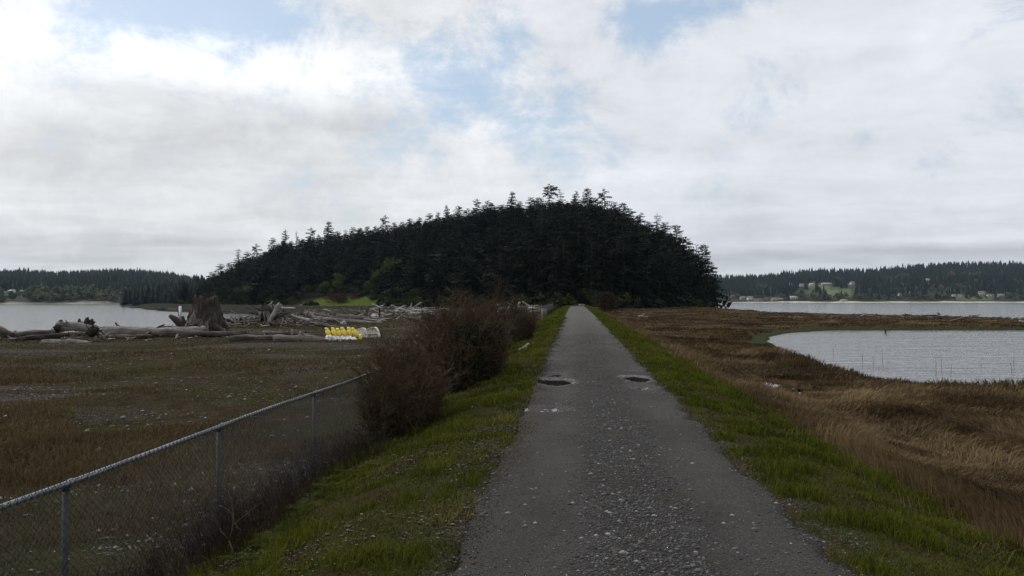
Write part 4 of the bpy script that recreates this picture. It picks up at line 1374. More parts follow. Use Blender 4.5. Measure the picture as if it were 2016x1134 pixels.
def make_shrub(name, label, s, y, A, B, H, stems, seed, twig='red_twig', buds=.5, leaf_h=0.0, leaf_n=0, r=.008, n1=11, n2=6, minr=.002, spread=.35, budsize=.010, leaf_side=0.0, cat='shrub'):
    rng = np.random.default_rng(seed)
    x = road_pt(s, y)
    root = empty(name, (x, y, g(x, y)), -.082)
    tag(root, label, cat)
    S0, S1, R0, R1, tips, mids = shrub_geo(rng, A, B, H, stems, n1, n2, r, spread, minr=minr)
    # stand each stem on the sloping ground
    off = np.array([0.0])
    V, Q = sticks(S0, S1, R0, R1)
    t = np.clip(.45 + rng.normal(0, .2, len(S0)), 0, 1)
    MB().add(V, Q, np.repeat(t, 6)).build('twigs', M[twig], root)
    if buds:
        pick = rng.random(len(tips)) < buds
        P = tips[pick] + rng.normal(0, .01, (pick.sum(), 3))
        P = np.concatenate([P, mids[rng.random(len(mids)) < buds * .5]])
        V, Q = bud_quads(rng, P, budsize)
        MB().add(V, Q, np.repeat(rng.uniform(0, 1, len(P)), 4)).build('buds', M['bud'], root)
    if leaf_n:
        n = leaf_n
        th = rng.uniform(0, 6.28, n); q = np.sqrt(rng.random(n))
        z = leaf_h * rng.random(n) ** 1.1
        P = np.stack([A * (q * np.cos(th) * .92) + leaf_side, B * q * np.sin(th) * .95, z], -1)
        P = P[(fbm(P[:, 0] * 3 + z[:] * 2, P[:, 1] * 2, seed) > .42)]
        V, Q = bud_quads(rng, P, .028)
        MB().add(V, Q, np.repeat(np.clip(rng.normal(.35, .2, len(P)), 0, 1), 4)).build('leaves', M['shrub_leaf'], root)
    return root


def build_shrubs():
    make_shrub('bare_shrub', 'reddish brown leafless shrub swallowing the fence, nearest on the left verge', -3.36, 12.9, .50, 1.25, 1.66, 190, 51,
               'red_twig', .55, leaf_h=.5, leaf_n=2500, r=.008, n1=15, n2=8, minr=.0024, spread=.22, budsize=.009)
    make_shrub('budding_shrub', 'largest rounded brown shrub with dark leafy right flank beside the road', -3.14, 18.6, .76, 1.5, 2.30, 280, 52,
               'red_twig', .7, leaf_h=1.5, leaf_n=17000, r=.010, n1=15, n2=8, minr=.0031, spread=.28, budsize=.013, leaf_side=.20)
    make_shrub('bare_shrub', 'smaller russet shrub beyond the largest one on the left verge', -2.82, 34.0, .42, 1.1, 1.5, 120, 53,
               'red_twig', .6, leaf_h=.7, leaf_n=3000, r=.011, n1=13, n2=7, minr=.0048, spread=.15, budsize=.018)
    make_shrub('yellowish_shrub', 'olive yellowish shrub showing behind the right shoulder of the largest shrub', -5.0, 46, 1.9, 1.6, 2.7, 90, 54,
               'scrub', .9, r=.014, n1=10, n2=6, minr=.006, spread=.5, budsize=.035)
    make_shrub('yellowish_shrub', 'low twiggy yellowish plant beside the small russet shrub and the stake', -3.1, 44, .7, 3.0, 1.0, 60, 55,
               'dead_twig', .6, r=.010, n1=8, n2=5, minr=.005, spread=.4, budsize=.022)
    make_shrub('low_bush', 'low dark bush at the left edge of the road end', -5.2, 128, 3.2, 4.0, 1.35, 70, 56,
               'dead_twig', .9, r=.03, n1=8, n2=5, minr=.018, spread=.6, budsize=.07)
    # scrub under and in front of the fence
    rng = np.random.default_rng(57)
    mb = MB(); leaf = MB()
    for i in range(120):
        y = 3.6 * (12.0 / 3.6) ** rng.random()
        s = rng.normal(-3.85, .38)
        if s > -3.15: continue
        x = road_pt(s, y)
        hh = rng.uniform(.28, .68) * (.75 + .5 * vn(y * .9, 0 * y, 58)) * (.55 if s < -4.2 else 1.0)
        S0, S1, R0, R1, tips, mids = shrub_geo(rng, .28, .32, hh, 17, 6, 3, .0030, .55, minr=.0011)
        off = np.array([x, y, g(x, y)])
        V, Q = sticks(S0 + off, S1 + off, R0, R1)
        mb.add(V, Q, np.repeat(np.clip(rng.normal(.42, .22, len(S0)), 0, 1), 6))
    tag(mb.build('bramble_scrub', M['scrub']), 'tangle of dark leafless scrub along the foot of the chain link fence', 'scrub', kind='stuff')
    # ferns
    first = []
    for i in range(3):
        m = MB()
        for k in range(11):
            a = k / 11 * 6.28 + rng.uniform(-.25, .25); L = rng.uniform(.20, .34)
            d = np.array([math.cos(a), math.sin(a), 0]); sd = np.array([-math.sin(a), math.cos(a), 0])
            n = 13
            tt = np.linspace(.08, 1, n)
            sp = d[None] * (tt * L)[:, None]; sp[:, 2] = .02 + L * (.85 * tt - .62 * tt ** 2)
            w = L * .30 * np.sin(np.pi * (.12 + .88 * tt)) + .004
            for q in range(n - 1):
                for sg in (-1, 1):
                    c = sp[q]; e = sp[q + 1]
                    tip = c + sd * sg * w[q] + d * L * .05 + np.array([0, 0, -w[q] * .25])
                    m.add([c, c * .45 + e * .55, tip], np.array([(0, 1, 2)]), np.clip(.5 + rng.normal(0, .2), 0, 1))
        first.append(m.data('fern', M['fern']))
    for i in range(30):
        y = [4.9, 5.2, 5.6, 5.3, 5.9, 6.3, 6.6, 7.0, 7.9, 8.3, 8.6, 8.8, 9.1, 9.4, 9.8][i % 15] + rng.uniform(-.25, .25)
        s = -3.18 + rng.uniform(-.28, .22) - (.1 if y < 6 else 0)
        x = road_pt(s, y)
        o = link('fern', first[i % 3], None, (x, y, g(x, y)))
        o.rotation_euler = (rng.uniform(-.2, .2), rng.uniform(-.2, .2), rng.uniform(0, 6.3)); o.scale = (rng.uniform(.45, .85),) * 3
        tag(o, 'small green fern at the foot of the scrub between fence and grass verge', 'fern', 'ferns along the foot of the scrub')
    # pale sapling
    x, y, _ = at(458, 1070, Y=6.7)
    z = g(x, y)
    mb = MB()
    mb.tube([(0, 0, -.05), (.012, 0, .09), (-.028, .02, .17)], [.008, .0065, .0055], 6)
    mb.tube([(-.028, .02, .17), (.008, 0, .27), (.012, .02, .38), (-.005, .02, .50), (-.04, .03, .60)], [.0055, .005, .004, .003, .0015], 6)
    mb.tube([(-.028, .02, .17), (-.09, .0, .25), (-.14, .02, .33), (-.19, .0, .36)], [.0045, .0035, .0025, .0012], 5)
    mb.tube([(.012, .02, .38), (-.03, .0, .44), (-.09, .01, .47), (-.12, 0, .475)], [.005, .004, .003, .0015], 5)
    mb.tube([(.012, .01, .30), (.08, 0, .36), (.15, .02, .42), (.25, 0, .50)], [.003, .0025, .002, .001], 5)
    mb.tube([(.012, .02, .42), (.05, .02, .52), (.09, .02, .60)], [.004, .003, .001], 5)
    mb.tube([(.02, .01, .33), (.05, .0, .29), (.10, .0, .25)], [.004, .003, .001], 5)
    tag(mb.build('bare_sapling', M['sapling'], None, (x, y, z), smooth=True), 'small pale leafless sapling forking among the dark scrub by the fence', 'sapling')
    x, y, _ = at(255, 1040, Y=6.3)
    o = MB().tube([(0, 0, -.03), (-.02, 0, .2), (-.07, 0, .36)], [.006, .005, .003], 6).build('dead_stalk', M['sapling'], None, (x, y, g(x, y)))
    tag(o, 'single leaning pale dead stalk behind the fence at lower left', 'stalk')
    # wind-swept tree at the road end
    rng = np.random.default_rng(59)
    x, y, _ = at(1190, 610, Y=122)
    root = tag(empty('windswept_tree', (x, y, g(x, y))), 'small brown wind-swept tree with bare branches right of the road end', 'tree')
    mb = MB(); S0, S1, R0, R1, tips = [], [], [], [], []
    mb.tube([(0, 0, -.2), (.1, 0, .7), (-.05, .1, 1.5), (-.25, 0, 2.5)], [.28, .22, .17, .08], 8)
    mb.tube([(.1, 0, .6), (.5, .1, 1.3), (.9, 0, 2.0)], [.18, .12, .06], 6)
    mb.build('trunk', M['bark'], root, smooth=True)
    for k in range(110):
        zz = rng.uniform(.6, 3.7)
        b0 = np.array([rng.uniform(-.3, .5), rng.uniform(-.4, .4), zz * .75])
        a = rng.uniform(0, 6.28); L = rng.uniform(.9, 2.6) * (1 - .09 * zz)
        d = np.array([math.cos(a) + .45, math.sin(a) * .8, rng.uniform(.0, .55)])
        P = b0; Dv = d / np.linalg.norm(d)
        for q in range(5):
            P2 = P + Dv * L / 5
            S0.append(P); S1.append(P2); R0.append(.05 * (1 - q / 5.5)); R1.append(.05 * (1 - (q + 1) / 5.5))
            for _ in range(7):
                e = unit(Dv * .8 + rng.normal(0, .6, 3)); p3 = P2 + e * rng.uniform(.15, .5)
                S0.append(P2); S1.append(p3); R0.append(.020); R1.append(.010); tips.append(p3); tips.append((P2 + p3) / 2)
            Dv = unit(Dv + np.array([.10, 0, -.10]) + rng.normal(0, .12, 3)); P = P2
    S0, S1 = np.array(S0), np.array(S1)
    lim = 3.9 - .0 * S0[:, 0]
    V, Q = sticks(S0, S1, np.array(R0), np.array(R1))
    MB().add(V, Q, np.repeat(np.clip(rng.normal(.5, .2, len(S0)), 0, 1), 6)).build('branches', M['dead_twig'], root)
    V, Q = bud_quads(rng, np.array(tips) + rng.normal(0, .05, (len(tips), 3)), .10)
    MB().add(V, Q, np.repeat(np.clip(rng.normal(.45, .25, len(tips)), 0, 1), 4)).build('crown', M['dead_twig'], root)


# ---------------------------------------------------------------- driftwood
def log_mesh(rng, L, r, bend=.05, taper=.7, jag=.15, knots=3, n=11, name='driftwood_log', mat='drift_grey'):
    m = 11
    t = np.linspace(-.5, .5, m)
    ph = rng.uniform(0, 6, 4)
    p = np.stack([t * L, bend * L * (np.sin(t * 4 + ph[0]) - math.sin(ph[0])) * .5, bend * L * (np.cos(t * 3.5 + ph[1]) - math.cos(ph[1])) * .4], -1)
    th = np.arange(n) / n * 6.283
    rad = r * np.interp(t, [-.5, .5], [1, taper])[:, None] * (1 + .10 * np.sin(2 * th[None] + ph[2] + t[:, None] * 3) + .09 * rng.normal(0, 1, (1, n)) + .06 * rng.normal(0, 1, (m, n)) + .14 * np.sin(t[:, None] * rng.uniform(7, 13) + ph[3] + 1.5 * np.sin(th[None])))
    rad[0] *= rng.uniform(.75, 1.05); rad[-1] *= rng.uniform(.5, .95)
    mb = MB()
    V, fs = tube(p, rad, n, True, jag * L * .3 + r * .3, rng)
    mb.add(V, fs)
    for k in range(knots):
        q = p[rng.integers(1, m - 1)]; a = rng.uniform(0, 6.28)
        d = np.array([rng.uniform(-.5, .5), math.cos(a), math.sin(a)])
        mb.tube([q, q + d * r * rng.uniform(1.3, 2.2)], [r * .28, r * .15], 5, jag=r * .2, rng=rng)
    return mb.data(name, M[mat], True)


def orient(o, P0, P1, roll=0.0):
    P0, P1 = Vector(P0), Vector(P1)
    d = P1 - P0
    o.location = (P0 + P1) / 2
    q = d.to_track_quat('X', 'Z')
    o.rotation_mode = 'QUATERNION'
    o.rotation_quaternion = q @ Euler((roll, 0, 0)).to_quaternion()
    return d.length


def make_log(p0, p1, dia, label, Y=None, seed=0, mat='drift_grey', bend=.04, taper=.75, knots=3, group=None, Y1=None, name='driftwood_log', jag=.1):
    rng = np.random.default_rng(seed + 900)
    a = at(*p0, Y=Y); b_ = at(*p1, Y=Y1 or Y)
    L = math.dist(a, b_)
    o = link(name, log_mesh(rng, L, dia / 2, bend, taper, jag, knots, 13, name, mat))
    orient(o, a, b_, rng.uniform(0, 6))
    return tag(o, label, 'driftwood', group)


def roots_mb(rng, n, r, L, axis=(1, 0, 0), spread=1.0, r0=.09):
    """root wad: tapered twisting roots fanning out round an axis"""
    mb = MB()
    ax = unit(np.array(axis, float)[None])[0]
    u = unit(np.cross(ax, (0, .3, 1.0))[None])[0]; v = np.cross(ax, u)
    for k in range(n):
        a = k / n * 6.283 + rng.uniform(-.3, .3)
        d = ax * rng.uniform(.1, .8) + (math.cos(a) * u + math.sin(a) * v) * spread
        d = d / np.linalg.norm(d)
        p = (math.cos(a) * u + math.sin(a) * v) * r * rng.uniform(.2, .8)
        pts = [p]; l = L * rng.uniform(.5, 1.25)
        for q in range(4):
            d = unit((d + rng.normal(0, .28, 3))[None])[0]; p = p + d * l / 4; pts.append(p)
        rr = r0 * rng.uniform(.6, 1.4)
        mb.tube(pts, [rr, rr * .8, rr * .6, rr * .4, rr * .12], 6)
    return mb


def build_driftwood():
    rng = np.random.default_rng(60)
    Gf = 'logs lying along the beach crest'
    # --- the log with upturned root ends, at the left
    Yl = 51.0
    a = at(118, 641, Y=Yl); b_ = at(186, 645, Y=Yl)
    c = (np.array(a) + np.array(b_)) / 2
    root = tag(empty('rooted_log', tuple(c)), 'dark raised log with upturned root ends, left of the big stump', 'driftwood')
    o = link('trunk', log_mesh(rng, math.dist(a, b_) * 1.05, .27, .03, 1.0, .05, 2, 13, 'trunk', 'drift_grey'), root)
    o.rotation_euler = (0, R(3), 0)
    mb = MB()
    mb.tube([(-1.05, 0, .0), (-1.15, 0, .18), (-1.12, 0, .36)], [.34, .27, .17], 9, jag=.10, rng=rng)
    mb.tube([(-1.1, -.1, .0), (-1.28, -.2, -.16), (-1.22, -.2, -.32)], [.28, .24, .13], 8, jag=.08, rng=rng)
    mb.build('root_end', M['drift_dark'], root, smooth=True)
    mb = MB()
    for x0, h, w in ((.12, .42, .14), (.62, .52, .19), (.95, .42, .17)):
        mb.tube([(x0, 0, .05), (x0 + .02, 0, h * .55), (x0 + .05, 0, h)], [w * 1.3, w, w * .55], 8, jag=.14, rng=rng)
        mb.tube([(x0 + .05, .05, h * .4), (x0 + .2, .05, h * .75)], [w * .6, w * .3], 6, jag=.1, rng=rng)
    mb.build('broken_branch', M['drift_dark'], root, smooth=True)
    w = roots_mb(rng, 15, .25, .62, (.4, -.5, -.6), 1.0, .07)
    w.tube([(-.2, 0, 0), (.12, 0, -.2)], [.36, .38], 10)
    o = w.build('root_wad', M['drift_dark'], root, smooth=True); o.location = (1.15, -.1, -.22)
    # --- big named logs
    make_log((206, 655), (404, 652), .62, 'long pale grey log lying in front of the big stump', 56, 1, bend=.015, taper=.95)
    make_log((300, 659), (482, 657), .55, 'grey log end reaching right past the stump, behind the lower log', 55.2, 2, bend=.02, taper=.8)
    make_log((455, 665), (562, 667), .46, 'short light topped log just right of the long log before the stump', 49, 3, taper=.95, bend=.02)
    make_log((545, 669), (646, 667), .66, 'gnarled grey log ending at the yellow floats', 47.5, 4, bend=.05, taper=.8, knots=7)
    make_log((520, 655), (576, 657), .28, 'thin broken plank-like log behind the gnarled log', 52, 5, bend=.01)
    make_log((560, 656), (612, 660), .26, 'thin dark log behind the gnarled log, right of the broken plank', 52, 6, mat='drift_dark', bend=.01)
    make_log((-30, 642), (26, 657), .85, 'smooth grey log tip rising at the left picture edge', 54, 7, taper=.35, bend=.01, knots=0)
    make_log((-20, 660), (112, 656), .50, 'low brown log at the far left below the smooth grey log tip', 55, 8, 'drift_dark', .02)
    make_log((40, 667), (130, 660), .40, 'slanting weathered log at the far left under the raised rooted log', 53, 9, 'drift_dark', .02)
    make_log((85, 674), (180, 674), .42, 'flat grey log half buried under the raised rooted log', 49.5, 10, 'drift_grey', .02)
    make_log((60, 656), (118, 653), .42, 'short log tucked behind the left end of the raised rooted log', 57, 11, 'drift_grey', .02)
    make_log((204, 663), (300, 665), .42, 'dark low log on the ground before the long pale grey log', 53, 12, 'drift_dark', .03)
    make_log((196, 650), (235, 641), .17, 'thin branch slanting up against the water right of the rooted log', 60, 13, 'drift_dark', .05, .4)
    make_log((228, 636), (244, 652), .14, 'forked dead branch tip against the water', 60, 14, 'drift_dark', .1, .4)
    make_log((244, 648), (300, 646), .34, 'knobbly grey log behind the long pale log, near the water', 61, 15, 'drift_grey', .05, knots=7)
    make_log((305, 648), (324, 639), .15, 'short dark stick pointing up right, left of the stump', 62, 16, 'drift_dark', .03, .8)
    make_log((310, 646), (350, 643), .34, 'short light log at the left foot of the stump', 64, 17, 'drift_grey', .05)
    # forked dark root left of the stump
    x, y, z = at(358, 648, Y=66)
    mb = MB()
    mb.tube([(.3, 0, -.1), (-.1, 0, .35), (-.55, 0, .85), (-1.0, .0, 1.15)], [.30, .30, .28, .17], 9, jag=.05, rng=rng)
    mb.tube([(.1, 0, .05), (.12, .1, .6), (.05, .1, 1.1)], [.26, .22, .12], 8, jag=.05, rng=rng)
    mb.tube([(.2, -.2, .0), (.8, -.3, .25), (1.45, -.2, .45)], [.24, .22, .15], 8, jag=.05, rng=rng)
    tag(mb.build('forked_root', M['drift_dark'], None, (x, y, z), smooth=True), 'dark forked root leaning at the left side of the big stump', 'driftwood')
    # white post
    x, y, z = at(354.5, 626, Y=69)
    root = tag(empty('white_post', (x, y, z - .4)), 'square white post standing beside the big stump', 'post')
    MB().box((.02, 0, .85), (.17, .17, 1.25)).build('pole', M['paint_white'], root)
    MB().box((-.08, .03, 1.02), (.14, .10, .85)).build('plate', M['board'], root)
    # big stump
    x, y, _ = at(405, 650, Y=68.5)
    rs = np.random.default_rng(61)
    n, m = 72, 22
    th = np.arange(n) / n * 6.283
    but = .5 + .5 * np.cos(6 * th + 1.2 * np.sin(2 * th + .5)); fl = rs.normal(0, 1, n)
    V = []
    topj = 2.88 + .12 * np.sin(3 * th + 1) + .16 * fl + .25 * (np.sin(5 * th + 2) > .6)
    for i in range(m):
        f = i / (m - 1)
        r = .92 + .98 * (1 - f) ** 1.15 + .32 * but * (1 - f) ** 1.5
        r = r * (1 + .03 * fl + .03 * rs.normal(0, 1, n)) - (.10 + .12 * (1 - f)) * (np.sin(11 * th + 2.2 * np.sin(3 * th) + 1.5 * f) > .45) - .05 * (np.sin(29 * th + f) > .3)
        z = f * topj - .25 * (1 - f)
        V.append(np.stack([r * np.cos(th) * 1.05, r * np.sin(th) * .85, z], -1))
    for (k, dz) in ((.80, -.05), (.55, -.55), (.05, -.75)):
        V.append(np.stack([1.05 * k * np.cos(th), .85 * k * np.sin(th), topj + dz], -1))
    mm = len(V); V = np.concatenate(V)
    i = np.arange(mm - 1)[:, None] * n; j = np.arange(n)[None]; j2 = (j + 1) % n
    q = np.stack([i + j, i + j2, i + n + j2, i + n + j], -1).reshape(-1, 4)
    root = tag(empty('tree_stump', (x, y, g(x, y) - .05)), 'huge weathered tree stump with flaring base on the beach crest', 'stump')
    MB().add(V, q).build('trunk', M['stump_wood'], root, smooth=False)
    for k, (x0, x1) in enumerate(((-.5, -1.6), (.2, .6), (1.2, 2.6), (-1.2, -2.4))):
        mb = MB().tube([(x0, -1.0, .55), ((x0 + x1) / 2, -1.45, .22), (x1, -1.75, -.1)], [.30, .24, .12], 9, jag=.05, rng=rs)
        mb.build('root', M['drift_pale'] if k == 1 else M['stump_wood'], root, smooth=True)
    for (t0, t1, f0, f1) in ((-2.02, -1.38, .0, .55), (-2.25, -1.88, .30, .97), (-1.30, -1.12, .02, .42), (-.72, -.60, .05, .72), (-2.55, -2.35, .05, .5)):
        nn, nf = 14, 12
        tt = np.linspace(t0, t1, nn)
        hi = f1 + rs.uniform(-.18, .05, nn) * (f1 - f0); lo = f0 + rs.uniform(0, .10, nn)
        outr, inr = [], []
        for q in range(nf):
            f = lo + (hi - lo) * q / (nf - 1)
            bt = .5 + .5 * np.cos(6 * tt + 1.2 * np.sin(2 * tt + .5))
            r = .90 + .98 * (1 - f) ** 1.15 + .32 * bt * (1 - f) ** 1.5 + .06 + .05 * rs.normal(0, 1, nn)
            z = f * 2.62 - .25 * (1 - f)
            outr.append(np.stack([r * np.cos(tt) * 1.05, r * np.sin(tt) * .85, z], -1))
            inr.append(np.stack([(r - .22) * np.cos(tt) * 1.05, (r - .22) * np.sin(tt) * .85, z], -1))
        A = np.concatenate(outr + inr); o2 = nn * nf
        i = np.arange(nf - 1)[:, None] * nn; j = np.arange(nn - 1)[None]
        q1 = np.stack([i + j, i + j + 1, i + nn + j + 1, i + nn + j], -1).reshape(-1, 4)
        rim = list(range(nn)) + [k * nn + nn - 1 for k in range(1, nf)] + [(nf - 1) * nn + k for k in range(nn - 2, -1, -1)] + [k * nn for k in range(nf - 2, 0, -1)]
        rim = np.array(rim); rn = np.roll(rim, -1)
        MB().add(A, [q1, q1[:, ::-1] + o2, np.stack([rim, rim + o2, rn + o2, rn], -1)]).build('bleached_strip', M['bleach'], root, smooth=False)
    # root wad in the middle of the jam
    x, y, z = at(522, 640, Y=80)
    root = tag(empty('root_wad', (x, y, z)), 'upended dark root wad standing in the middle of the log jam', 'driftwood')
    mb = roots_mb(rs, 24, .5, 1.5, (.2, -.7, .25), 1.0, .12)
    mb.tube([(0, .4, .55), (.1, -.3, .75)], [.75, .65], 12, jag=.2, rng=rs)
    mb.build('roots', M['drift_dark'], root, loc=(0, 0, .75), smooth=True)
    mb = MB().tube([(-.2, 0, 1.4), (.35, 0, 1.95), (.75, 0, 2.45)], [.20, .14, .07], 7, jag=.1, rng=rs)
    mb.tube([(.5, 0, 1.2), (.62, 0, 2.0)], [.14, .07], 6, jag=.1, rng=rs)
    mb.build('broken_branch', M['drift_grey'], root, smooth=True)
    mb = MB()
    for k in range(9):
        x0 = rs.uniform(-.9, 1.1)
        mb.tube([(x0 * .5, -.5, 1.4), (x0 * .8 + .15, -.8, .8), (x0 + .35, -1.1, -.1)], [.12, .10, .04], 6)
    mb.build('hanging_root', M['drift_grey'], root, smooth=True)
    # long logs right of the jam
    make_log((612, 628), (752, 635), .50, 'long curved grey log lying right of the jam, its upturned tip nearest the white tubs', 86, 20, bend=.03, taper=.8)
    make_log((610, 618), (662, 626), .55, 'slanting brown grey log resting against the right side of the jam', 92, 21, bend=.01)
    make_log((665, 624), (748, 629), .62, 'thick grey log behind the long curved log', 95, 22, bend=.02)
    make_log((600, 618), (640, 634), .55, 'split slab of wood sloping down the right flank of the jam', 84, 23, 'drift_grey', .02)
    make_log((622, 637), (672, 647), .36, 'low grey log sloping in the grass left of the white tubs', 74, 24, 'drift_grey', .02)
    make_log((657, 627), (673, 637), .13, 'thin pale stick leaning on the long curved log', 83, 25, 'drift_pale', .01)
    make_log((672, 637), (681, 636), .50, 'short cut log end with a pale round face near the white tubs', 81, 26, 'drift_pale', .0, 1.0, 0)
    make_log((637, 609), (652, 613), .22, 'short bright white plank lying behind the jam', 120, 27, 'drift_pale', .0)
    make_log((546, 606), (581, 607), .42, 'straight bleached log on the mud beyond the root wad', 190, 28, 'drift_pale', .01)
    make_log((744, 625), (772, 618), .34, 'pale log slanting up toward the bleached driftwood bank', 108, 29, 'drift_pale', .02)
    make_log((712, 624), (720, 611), .34, 'leaning short log propped against an upright post', 110, 30, 'drift_grey', .02)
    make_log((723, 632), (721, 604), .45, 'thick upright grey snag standing among the logs right of the jam', 104, 31, 'drift_grey', .03, .85)
    make_log((746, 631), (748, 606), .24, 'dark upright post at the right end of the thick grey log', 98, 32, 'drift_dark', .02, .8)
    make_log((752, 622), (757, 597), .30, 'jagged pale upright snag behind the dark upright post', 122, 33, 'drift_grey', .06, .5)
    make_log((806, 616), (811, 597), .38, 'forked bleached snag standing up in the driftwood bank', 140, 34, 'drift_pale', .08, .4, 6)
    # --- sticks of the jam and the driftwood banks
    protos = []
    for i in range(12):
        rp = np.random.default_rng(300 + i)
        L = [2.2, 3.0, 1.6, 2.6][i % 4]
        protos.append(log_mesh(rp, L, [.10, .16, .13, .22][i % 4], .06, .6, .1, 4, 8, 'driftwood_log', ('drift_pale', 'drift_grey', 'drift_dark')[i % 3]))
    pale = [0, 3, 6, 9]; grey = [1, 4, 7, 10]; dark = [2, 5, 8, 11]

    def heap(n, px0, px1, y_of, Y0, Y1, kinds, label, group, sc=(.6, 1.3), tilt=.35, lift=.5, seed=0):
        rh = np.random.default_rng(seed)
        for _ in range(n):
            px = rh.uniform(px0, px1); Y = rh.uniform(Y0, Y1)
            X = (px - 1008) / F * Y
            z = g(X, Y) + rh.uniform(.05, lift) * (y_of(px) if y_of else 1)
            o = link('driftwood_log', protos[kinds[rh.integers(len(kinds))]], None, (X, Y, z))
            k = rh.uniform(*sc)
            o.scale = (k, k * rh.uniform(.8, 1.3), k * rh.uniform(.8, 1.2))
            o.rotation_euler = (rh.uniform(0, 6), rh.normal(0, tilt), rh.uniform(-1.2, 1.2) + (3.14 if rh.random() < .5 else 0))
            tag(o, label, 'driftwood', group)
    arch = lambda px: .4 + 1.2 * math.exp(-((px - 540) / 55) ** 2)
    heap(56, 455, 625, arch, 77, 90, grey + dark + dark + [9], 'weathered stick in the tangled log jam around the upended root wad', 'sticks of the log jam', (.5, 1.1), .6, 1.1, 70)
    heap(34, 600, 790, None, 90, 122, grey + dark + pale, 'driftwood log among the long logs right of the jam', 'driftwood right of the jam', (.6, 1.3), .2, .5, 71)
    heap(56, 735, 885, None, 112, 168, pale + pale + grey, 'bleached log in the driftwood bank left of the largest shrub', 'bleached driftwood bank left of the large shrub', (.7, 1.7), .25, .95, 72)
    heap(44, 985, 1066, None, 112, 142, pale + pale + grey, 'bleached log in the pale driftwood bank between the shrubs and the slatted fence', 'bleached driftwood bank by the slatted fence', (.5, 1.2), .45, 1.25, 73)
    heap(24, 1590, 2030, None, 110, 122, pale + grey + grey, 'driftwood log on the outer edge of the brown marsh along the far bay', 'driftwood along the marsh edge', (.35, .95), .12, .45, 74)
    heap(14, 1840, 2030, None, 92, 106, pale + grey + dark, 'driftwood log stranded on the marsh near the right picture edge', 'driftwood on the right marsh', (.3, .8), .12, .45, 75)
    heap(12, 392, 560, None, 255, 275, grey + dark, 'small driftwood log on the mud shore of the cove', 'driftwood on the cove shore', (.9, 1.8), .15, .5, 76)
    heap(20, 20, 350, None, 51, 64, grey + dark + dark, 'small driftwood stick along the beach crest left of the stump', 'small sticks on the beach crest', (.4, 1.1), .2, .3, 77)
    # smaller broken pieces beyond counting
    mb = MB()
    rh = np.random.default_rng(79)
    P0, P1, R0 = [], [], []
    for (n, a, b_, Y0, Y1, zz, ln) in ((420, 430, 640, 74, 96, .6, 1.2), (520, 600, 890, 88, 175, .55, 1.6), (330, 975, 1066, 110, 150, .8, 1.0), (150, 380, 760, 225, 300, .3, 1.6),
                                       (160, 0, 480, 50, 64, .15, .6), (240, 1560, 2030, 104, 126, .25, 1.0), (90, 1420, 1620, 128, 165, .2, 1.0)):
        for _ in range(n):
            px = rh.uniform(a, b_); Y = rh.uniform(Y0, Y1); X = (px - 1008) / F * Y
            z = g(X, Y)
            if z < Z_BAY + .1: continue
            c = np.array([X, Y, z + rh.uniform(0, zz)]); d = unit(np.array([[rh.normal(), rh.normal() * .6, rh.normal() * .28]]))[0] * rh.uniform(.2, .6) * ln
            P0.append(c - d); P1.append(c + d); R0.append(rh.uniform(.03, .10))
    V, Q = sticks(np.array(P0), np.array(P1), np.array(R0), np.array(R0) * .6)
    mb.add(V, Q, np.repeat(rh.beta(1.6, 1.8, len(P0)), 6))
    tag(mb.build('driftwood_litter', M['chips']), 'small broken driftwood littering the beach crest and the marsh edge', 'driftwood litter', kind='stuff')
    # singles on the marsh and verge
    make_log((1258, 623), (1275, 624), .35, 'white log lying alone on the brown marsh right of the wind-swept tree', 118, 40, 'drift_pale', .02)
    make_log((1264, 623), (1268, 617), .25, 'short white stub standing up from the lone marsh log', 118, 41, 'drift_pale', .05)
    make_log((1322, 609), (1332, 610), .4, 'small pale log far out on the marsh near the right foot of the hill', 195, 42, 'drift_pale', .02)
    for k, (p0, p1, lab) in enumerate((((1024, 698), (1036, 696), 'short pale branch lying on the left verge beyond the largest shrub'),
                                       ((1030, 694), (1039, 687), 'pale broken branch leaning up on the left verge beyond the largest shrub'))):
        x0, y0, _ = at(*p0, Y=26.5); x1, y1, _ = at(*p1, Y=26.7)
        rr = np.random.default_rng(80 + k)
        o = link('broken_branch', log_mesh(rr, math.dist((x0, y0), (x1, y1)) + .08, .035, .05, .7, .1, 2, 8, 'broken_branch', 'drift_pale'))
        orient(o, (x0, y0, g(x0, y0) + .05), (x1, y1, g(x1, y1) + .08 + .1 * k)); tag(o, lab, 'branch')
    # snag and reeds in the lagoon
    x, y, _ = at(1742, 655, Y=75)
    mb = MB().tube([(0, 0, -.2), (.05, 0, .2), (.22, 0, .42), (.42, 0, .75)], [.10, .08, .05, .015], 6)
    mb.tube([(.05, 0, .2), (-.15, 0, .32), (-.30, 0, .30)], [.06, .04, .02], 5)
    mb.tube([(.2, 0, .4), (.16, .1, .62)], [.04, .015], 5)
    tag(mb.build('dead_snag', M['drift_dark'], None, (x, y, Z_LAG)), 'dark twisted snag sticking out of the lagoon', 'snag')
    rr = np.random.default_rng(83)
    for i, (px, Y) in enumerate(((1640, 44), (1697, 40), (1718, 38), (1736, 41), (1842, 34), (1852, 36), (1870, 33.5), (1990, 34), (1995, 36), (1930, 38))):
        x = (px - 1008) / F * Y
        h = rr.uniform(.35, .75)
        V, Q = sticks([(0, 0, -.3), (rr.normal(0, .03), 0, h * .6)], [(rr.normal(0, .02), 0, h * .6), (rr.normal(0, .07), 0, h)], np.array([.011, .009]), np.array([.009, .004]))
        tag(MB().add(V, Q).build('dead_reed', M['dead_twig'], None, (x, Y, Z_LAG)), 'thin dead reed standing in the lagoon near its grassy bank', 'reed', 'reeds in the lagoon')
    x, y, _ = at(1408, 601, Y=292)
    mb = MB()
